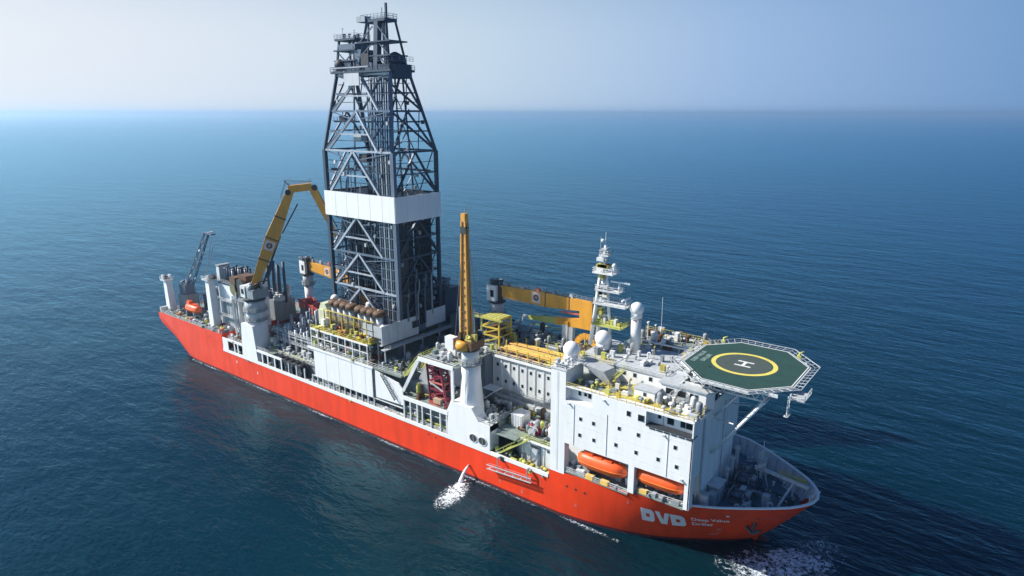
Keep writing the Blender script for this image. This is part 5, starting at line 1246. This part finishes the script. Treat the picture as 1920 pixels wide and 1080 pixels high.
for k in range(6):
    MB().cyl(38+k*1.6,4+(k%2)*1.4,20,33+(k%3),.5,10).build('exhaust_pipe', navy, ec)
MB().box(36,46,2,9,13.6,21).build('casing', mgrey, ec); clutter(ec, 36.5,45.5,2.5,8.5,21, 12, ['vent','gooseneck','motor_box','vessel','cabinet'], [lgrey,navy2,white2,mgrey], 1.0,1.8,1.5)
railing(ec,[(36,-13.6,30),(47,-13.6,30),(47,-2,30)],1.1,1.6,lgrey)
clutter(ec, 42.8,46.8,-13,-3,30, 7, ['vent','gooseneck','cabinet'], [navy2,lgrey,mgrey], .9,1.4,1.3)
for z in (18.5,24): MB().box(36,47,-14.9,-13.8,z,z+.15).build('casing_walkway', mgrey, ec); railing(ec,[(36,-14.9,z+.15),(47,-14.9,z+.15)],1,1.8)
ladder(ec,(47.1,-12,13.6),(47.1,-12,29.6),lgrey,(0,1,0))
for k in range(5): MB().path([(47.6,-12+k*.9,13),(47.6,-12+k*.9,26-k*2),(50,-12+k*.9,27-k*2)],.3,8).build('duct_pipe', (white2,lgrey,white)[k % 3], ec)

# ================================================================ BOW GEAR
fm_ = thing('foremast', (216.4,6.2,9.6), 'pale grey foremast with equipment boxes standing on the foredeck', 'mast')
MB().beam((215.6,5.0,9.6),(215.6,5.0,17.4),.55).build('post', lgrey, fm_)
MB().box(214.6,216.6,4.2,5.8,12.6,12.9).box(214.8,216.4,4.4,5.6,15.2,15.4).build('platform', lgrey, fm_)
MB().beam((213.8,6.2,9.6),(215.6,5.0,15),.25).beam((217.4,4.0,9.6),(215.6,5.0,15),.25).build('brace', lgrey, fm_)
for k in range(4): MB().box(214.5+k*.55,214.95+k*.55,3.9,4.4,12.9+k*.4,13.7+k*.4).build('equipment_box', white2, fm_)
ladder(fm_,(215.3,4.6,9.6),(215.3,4.6,17),white2); MB().tube((215.6,5,17.4),(215.6,5,19.2),.08,5).build('light_pole', white2, fm_)
bm2 = thing('tow_bridge', (221,6,9.6), 'long pale beam with yellow walkway from the foremast to the bow, on a post', 'beam')
MB().beam((216.2,4.8,12.9),(225.6,2.8,12.9),.6,.6).build('beam', white2, bm2); MB().box(219,224.8,4.2,5.0,12.9,13.05).build('yellow_walkway', ymat, bm2)
MB().beam((222.6,3.4,12.7),(222.6,3.4,9.6),.45).beam((222.6,3.4,12.7),(221.6,-2.6,10.3),.4).beam((221.6,-2.6,10.3),(221.6,-2.6,9.6),.5).build('beam_post', lime if False else white2, bm2)
railing(bm2,[(219,5.0,13.05),(224.8,4.2,13.05)],.9,1.2,ymat,.05)
def windlass(x, y, lab):
    t = thing('windlass', (x,y,9.6), lab, 'windlass', 'anchor windlasses on the foredeck')
    MB().box(x-2,x+2,y-1.6,y+1.6,9.62,10.0).build('bedplate', mgrey, t)
    for q in (-1,.6): MB().tube((x-1.4,y+q,11.1),(x+1.2,y+q,11.1),.62,12).build('drum', navy2, t); [MB().tube((xx,y+q,11.1),(xx+.2,y+q,11.1),1.05,14).build('drum_flange', mgrey, t) for xx in (x-1.6,x+1.2)]
    MB().box(x+1.5,x+2.4,y-1,y+1,10,12).build('gearbox', steel, t); MB().tube((x+2,y-1.9,11),(x+2,y-1,11),.4,8).build('motor', navy2, t)
    for q in range(9): MB().beam((x+2.6+q*.4,y+(-.4 if y < 0 else .4),9.75+.03*(q%2)),(x+2.9+q*.4,y+(-.4 if y < 0 else .4),9.75),.22,.14).build('chain_link', dark, t)
windlass(214.2,-4.6,'anchor windlass nearer the white hull rim on the starboard foredeck')
windlass(213.2,2.0,'anchor windlass beside the foremast on the port foredeck')
bg_ = thing('foredeck_gear', (214,0,9.6), 'bollards, vents, hatches and lockers scattered over the bow deck', 'deck gear')
for k,(x,y) in enumerate([(x_, s_*(hw(x_,9.6)-1.3)) for x_ in (211,214,217.5,220.5) for s_ in (-1,1)]): piece('bollard',(lgrey,white2,mgrey)[k % 3],bg_,(x,y,9.6),rng.choice((0,.6,-.6)),.95)
for x, y in ((216.2,-8.4),(215.0,-9.2),(220.0,-4.6)): piece('gooseneck', white2, bg_, (x,y,9.6), 0, 1.2)
MB().box(210,211.4,-11.2,-9.2,9.6,12.8).build('deck_locker', lgrey, bg_); MB().box(209.4,210.8,-13.6,-12.2,9.6,13.6).build('deck_locker', white2, bg_); MB().box(209.35,211,-13.8,-12.0,13.6,13.75).build('locker_roof', lgrey, bg_)
MB().box(214.4,216.2,-.8,.8,9.6,10.1).build('deck_hatch', mgrey, bg_); MB().box(218.6,220,-4.2,-3.0,9.6,12.2).build('vent_housing', lgrey, bg_)
okb = lambda x, y: abs(y) < hw(x, 9.6)-1.6
clutter(bg_, 210,217,-9,9,9.6, 13, ['vent','gooseneck','locker','pump','valve','reel','winch_drum','cabinet'], [lgrey,navy2,mgrey,steel,foredk,white2], .7,1.35,1.5,okb)
clutter(bg_, 218,223.6,-6,6,9.6, 4, ['vent','locker','valve','bollard'], [lgrey,mgrey,steel,white2], .6,1.0,1.3,okb)
MB().prism([(x_,-(hw(x_,9.4)-.4)) for x_ in (214,216,218,220,221.5,222.8)]+[(x_,-(hw(x_,9.4)-2.6)) for x_ in (221,219,217,215,212)],9.62,9.66).build('pale_deck_strip', deckg, bg_)
for k in range(3): MB().tube((219.5+k*.5,2.5-k,9.8),(223.6,1.0-k*.9,9.8),.14,6).build('anchor_chain', dark, bg_)
railing(bg_, [(226.9,-2.0,12.9),(227.7,0,13.0),(226.9,2.0,12.9)],.9,1,white2)
MB().tube((227.6,0,12.9),(228.3,0,14.6),.08,5).build('jackstaff', white2, bg_)
# front bulkhead gear
fg = thing('front_ladder_house', (210.5,-6,9.6), 'small pale house and vents at the foot of the blue-shaded front wall', 'deckhouse')
MB().box(209.2,211.4,-8.6,-5.0,9.6,13.2).build('house', lgrey, fg); MB().box(209.1,211.6,-8.8,-4.8,13.2,13.4).build('house_roof', white2, fg)
for y in (-1.4,1.6,4.4): MB().cyl(210.4,y,9.6,14.4+.4*y,.42,10).lathe((210.4,y,14.2+.4*y),[(.5,0),(.75,.3),(.5,.8)],10).build('vent_post', lgrey, fg)

# ================================================================ HULL MARKINGS, ANCHOR
LX0, LZ0, LH = 198.2, 5.2, 3.5
def letter(fn, x0, w): return grid_poly(fn, x0, LZ0, w, LH)
paintw = paint('lettering_white', (0.80,0.68,0.66), .5, grime=.15)
hull_flat(letter(fD,198.9,2.6),'letter_d',paintw); hull_flat(letter(fV,201.75,2.8),'letter_v',paintw); hull_flat(letter(fD,204.6,2.6),'letter_d',paintw)
def ht_(x0,z0): return lambda a,b: on_hull(x0+a, z0+b, .06)
text_obj('lettering','Deep Value',1.35,ht_(208.3,7.6),paintw,ship); text_obj('lettering','Driller',1.35,ht_(208.2,6.0),paintw,ship)
for x, z in ((163.6,2.0),(170.0,1.6),(184.2,3.4),(196.3,8.6),(52,5.6),(64,4.6)):
    hull_flat([[(x-.3,z),(x+.3,z),(x+.15,z+.9),(x-.15,z+.9)]],'mark',pink if x > 100 else paintw)
for x, z in ((182,7.8),(184.2,7.7),(186.4,7.6),(36,11.6),(140.5,7.2),(143,7.1)):
    hull_flat([[(x-.25,z-.25),(x+.25,z-.25),(x+.25,z+.25),(x-.25,z+.25)]],'drain_hole',dark)
hull_flat([[(214.4,9.6),(214.9,9.6),(214.9,10.1),(214.4,10.1)]],'mark',paintw)
hull_flat([[(210.0,2.6),(212.6,3.6),(211.6,2.5)]],'bulb_mark',pink); hull_flat([[(212.0,4.2),(212.9,4.4),(212.9,5.2),(212.1,5.0)]],'thruster_mark',pink)
for k in range(7): 
    x = 60+k*17; hull_flat([[(x,-.2),(x+.06,-.2),(x+.06,8.1),(x,8.1)]],'plate_seam',paint('seam_red',(0.62,0.048,0.010),.5),.02)
an = thing('bow_anchor', (220,-9,6), 'dark anchor stowed in its pocket on the shaded starboard bow', 'anchor')
p = on_hull(218.6,7.2,.35)
MB().beam(p+V((.2,0,1.6)),p+V((-.2,-.1,-1.4)),.45).build('shank', dark, an)
MB().beam(p+V((-1.5,-.2,-.9)),p+V((-.2,-.3,-1.9)),.5).beam(p+V((1.3,-.2,-.7)),p+V((-.2,-.3,-1.9)),.5).build('flukes', dark, an)
MB().lathe(p+V((.2,0,1.7)),[(.8,0),(.9,.3),(.5,.5)],12).build('anchor_recess', dark, an)
# overboard discharge and its splash, bow foam
dj = thing('overboard_discharge', (154,-19,1), 'white jet of water pouring from a pipe in the hull side', 'water jet')
MB().tube((154,-18.8,3.2),(154,-19.5,3.1),.3,8).build('outlet_pipe', pink, dj)
foamw = bpy.data.materials.new('white_foam_water'); foamw.use_nodes = True
_f = foamw.node_tree.nodes['Principled BSDF']; _f.inputs['Base Color'].default_value = (.8,.84,.86,1); _f.inputs['Roughness'].default_value = .7
m = MB(); pr = None; pts = [(154,-19.5,3.1),(154,-20.4,2.6),(154,-21.4,1.5),(153.9,-22.2,0.05)]
for k in range(3): m.tube(pts[k],pts[k+1],.22+.1*k,8,.32+.13*k)
m.build('water_jet', foamw, dj)
def foam_mat(name, cov, sc, col=(.74,.80,.84)):
    mt = bpy.data.materials.new(name); mt.use_nodes = True; t = mt.node_tree; L = t.links.new
    b = t.nodes['Principled BSDF']; b.inputs['Base Color'].default_value = (*col,1); b.inputs['Roughness'].default_value = .75
    g = nn(t,'ShaderNodeNewGeometry'); n1 = nn(t,'ShaderNodeTexNoise'); n1.inputs['Scale'].default_value = sc; n1.inputs['Detail'].default_value = 9; n1.inputs['Roughness'].default_value = .68; n1.inputs['Distortion'].default_value = 1.2
    L(g.outputs['Position'],n1.inputs['Vector'])
    at = nn(t,'ShaderNodeVertexColor'); at.layer_name = 'cover'
    sb_ = nn(t,'ShaderNodeMath',operation='ADD'); L(n1.outputs[0],sb_.inputs[0]); L(at.outputs[0],sb_.inputs[1])
    r = nn(t,'ShaderNodeMapRange'); r.inputs[1].default_value = cov; r.inputs[2].default_value = cov+.16; L(sb_.outputs[0],r.inputs[0])
    L(r.outputs[0],b.inputs['Alpha']); return mt
def foam(name, cx, cy, fn, x0, x1, y0, y1, mat, label, nx=60, ny=60):
    m = MB(); cov = []
    for i in range(nx+1):
        for j in range(ny+1):
            x = x0+(x1-x0)*i/nx; y = y0+(y1-y0)*j/ny; c_ = fn(x,y); cov.append(c_)
            m.v.append(V((x,y,.03+.22*max(0,c_)*rng.random())))
    for i in range(nx):
        for j in range(ny):
            a = i*(ny+1)+j; m.f.append((a,a+ny+1,a+ny+2,a+1)); m.sm.append(True)
    c0 = V((cx,cy,0)); me = m.mesh(name, mat, c0); ca_ = me.color_attributes.new('cover','FLOAT_COLOR','POINT')
    for i, v_ in enumerate(cov): ca_.data[i].color = (max(v_,0),)*3+(1,)
    return tag(link(name, me, None, c0), label, 'foam', None, 'stuff')
def el_(x,y,cx,cy,a,b,rot):
    dx, dy = x-cx, y-cy; u = dx*cos(rot)+dy*sin(rot); v_ = -dx*sin(rot)+dy*cos(rot); return (u/a)**2+(v_/b)**2
def f1(x,y):
    d_ = el_(x,y,156.0,-27.4,8.6,3.9,RD(100)); e_ = el_(x,y,154.4,-22.8,2.4,1.0,RD(95)); return min(.40, max(0,1-d_)**.7*.36+max(0,1-e_)*.3)
foam('splash_foam', 155,-27, f1, 146,165,-38,-20.2, foam_mat('splash_foam_material',.74,1.5), 'white splash fan on the sea where the hull discharge lands')
def f2(x,y):
    d_ = el_(x,y,223.5,-9,15,9,RD(25)); e_ = el_(x,y,224.2,-3.0,4.2,2.8,RD(35)); g_ = el_(x,y,229,3,8,9,RD(60))
    return min(.33, max(0,1-d_)*.34+max(0,1-e_)*.25+max(0,1-g_)*.25)
foam('bow_foam', 221,-6, f2, 206,244,-24,18, foam_mat('bow_foam_material',.74,1.1,(.62,.70,.78)), 'broken white foam on the water round the bow', 110,110)
def f3(x,y):
    k = -19.2-y; return max(0,.42*(1-abs(k)/1.8))*(0.75+.25*sin(x*.31)*sin(x*.113)) if x < 196 else 0
foam('hull_wash', 110,-20, f3, 22,196,-21.6,-18.9, foam_mat('wash_foam_material',.78,1.7,(.42,.50,.56)), 'thin streaks of foam washing along the waterline of the hull', 240,6)
# ================================================================ EXTRA FINE GEAR
# cables, hoses, lights and small boxes inside the derrick
for k in range(26):
    z0 = 29+rng.random()*44; z1 = z0+rng.uniform(8,22); a, b, w_ = dcorner(min(z1,95)); z1 = min(z1,94)
    x = rng.uniform(a+1,b-1); y = rng.choice((-w_+.6, w_-.6, rng.uniform(-w_+1,w_-1)))
    MB().tube((x,y,z0),(x+rng.uniform(-.6,.6),y,z1),rng.uniform(.1,.2),5).build('cable_run', rng.choice([navy,navy2,steel,dark,brace_m]), der)
for k in range(22):
    z = rng.uniform(29,94); a, b, w_ = dcorner(z); y = -w_-.15; x = rng.uniform(a+.5,b-.5)
    MB().box(x-.35,x+.35,y-.3,y+.3,z,z+.9).build('lamp_box', rng.choice([lgrey,white2,navy2,steel]), der)
for k in range(16):
    z = rng.uniform(29,94); a, b, w_ = dcorner(z); x = b+.15; y = rng.uniform(-w_+.5,w_-.5)
    MB().box(x-.3,x+.3,y-.4,y+.4,z,z+1.0).build('lamp_box', rng.choice([navy2,dark,steel]), der)
# dark cladding screens low in the derrick
for (x0,x1,y,z0,z1) in ((93,100,-6.8,28,33),(109,118,-7.2,28,35),(93,99,7.4,28,50),(101,110,7.2,30,56),(111,118,7.0,28,57)):
    MB().box(x0,x1,y,y+.2,z0,z1).build('screen_panel', navy, der)
for z in (35,39.5,50,54): MB().box(93.2,112,-5.6,5.6,z,z+.18).build('inner_deck', navy, der)
# pipe runs over the decks
for (x0,x1,y0,z0,nn_,par,mats) in ((138.5,149,-17.5,27.3,5,mh,(lgrey,mgrey,lime)),(121,136,-14,20.7,6,sb,(lgrey,mgrey,navy2)),(166,177,-9.8,14.3,5,wd,(mgrey,lgrey,brown)),(46,57,-14.5,12.8,5,af,(lgrey,white2,mgrey)),(151,176,8,26.9,6,ph,(lgrey,mgrey,deckg)),(182.5,199.5,14.5,34.2,3,acc,(lgrey,white2,mgrey))):
    for k in range(nn_):
        y = y0+k*.75; m_ = (x0+x1)/2+rng.uniform(-2,2)
        MB().path([(x0,y,z0),(m_,y,z0),(m_,y,z0+.7),(m_+.8,y,z0+.7),(m_+.8,y,z0),(x1,y,z0)],rng.uniform(.12,.2),6).build('pipe', mats[k % 3], par)
# pipes and lamps on the white front of the accommodation and side clutter
for y in (-13.6,-13.1,-2.2): MB().tube((209.15,y,10),(209.15,y,29.5),.1,6).build('down_pipe', lgrey, acc)
for x in (183.4,191.2,204.4): MB().tube((x,-19.06,18.2),(x,-19.06,27.4),.05,5).build('down_pipe', white2, acc)
for x, z in ((182.2,27.2),(190.4,30.2),(203.6,26.6),(207.6,18.6)): MB().box(x-.2,x+.2,-19.5,-19.0,z,z+.25).build('flood_lamp', lgrey, acc)
for k in range(4): MB().box(178.2+k*.8,178.7+k*.8,-19.03,-18.99,11.0,33.8).build('plate_joint', white2, acc) if k in (1,) else None
for z in (19.6,22.9,26.3): MB().box(181.3,209.2,-19.02,-18.99,z,z+.05).build('plate_joint', white2, acc)
# shrouds over the bay top and crane wires
for (p,q) in (((151.6,-16.4,64),(154.6,-14,35)),((151.6,-16.4,64),(149.6,-18.2,35))): MB().tube(p,q,.06,5).build('hoist_wire', mgrey, cb)
MB().tube(jend,(jend.x,jend.y,38),.06,5).build('hoist_wire', mgrey, ca)
# scattered small things along the rail strip
rg = thing('rail_gear', (110,-18.4,7.7), 'small lockers, fairleads and vents strung along the starboard main deck edge', 'deck gear')
for k in range(46):
    x = 46+k*2.15+rng.uniform(-.5,.5)
    if x > 146: continue
    piece(rng.choice(['locker','bollard','vent','valve','pipe_spool','gooseneck']), rng.choice([lgrey,mgrey,white2,deckg,lime]), rg, (x,-17.9+rng.uniform(-.4,.6),7.7), rng.choice((0,pi/2)), rng.uniform(.7,1.1))

# more secondary bracing and landings so the tower reads dense
for li in range(len(LV)-1):
    z0, z1 = LV[li], LV[li+1]
    for q in range(1,4):
        za = z0+(z1-z0)*q/4; a, b, w_ = dcorner(za)
        MB().beam((a+.2,-w_+1.0,za),(b-.2,-w_+1.0,za),.17).build('inner_girt', (navy2,navy)[q % 2], der)
        MB().beam((b-.9,-w_+.3,za),(b-.9,w_-.3,za),.17).build('inner_girt', navy, der)
    for q in range(5):
        a0, b0_, w0 = dcorner(z0); a1, b1_, w1 = dcorner(z1); f = q/5; g_2 = (q+1)/5; 
        pa = V((a0+(b0_-a0)*f, w0-1.2, z0)); pb = V((a1+(b1_-a1)*g_2, w1-1.2, z1))
        if q % 2: pa, pb = V((pb.x, w0-1.2, z0)), V((pa.x, w1-1.2, z1))
        MB().beam(pa, pb, .24).build('inner_brace', navy2 if q % 2 else navy, der)
# ================================================================ HAZE
hz = MB().box(-64000,64000,-64000,64000,-8,122)
hm = bpy.data.materials.new('haze_air'); hm.use_nodes = True; ht = hm.node_tree; ht.nodes.clear()
ho = ht.nodes.new('ShaderNodeOutputMaterial'); hv = ht.nodes.new('ShaderNodeVolumePrincipled')
hv.inputs['Color'].default_value = (0.57, 0.76, 0.95, 1); hv.inputs['Density'].default_value = 0.00013; hv.inputs['Anisotropy'].default_value = 0.62
ht.links.new(hv.outputs[0], ho.inputs['Volume'])
tag(link('haze', hz.mesh('haze', hm, V((0,0,0))), None, (0,0,0)), 'thin pale sea haze over the whole water', None, None, 'stuff')
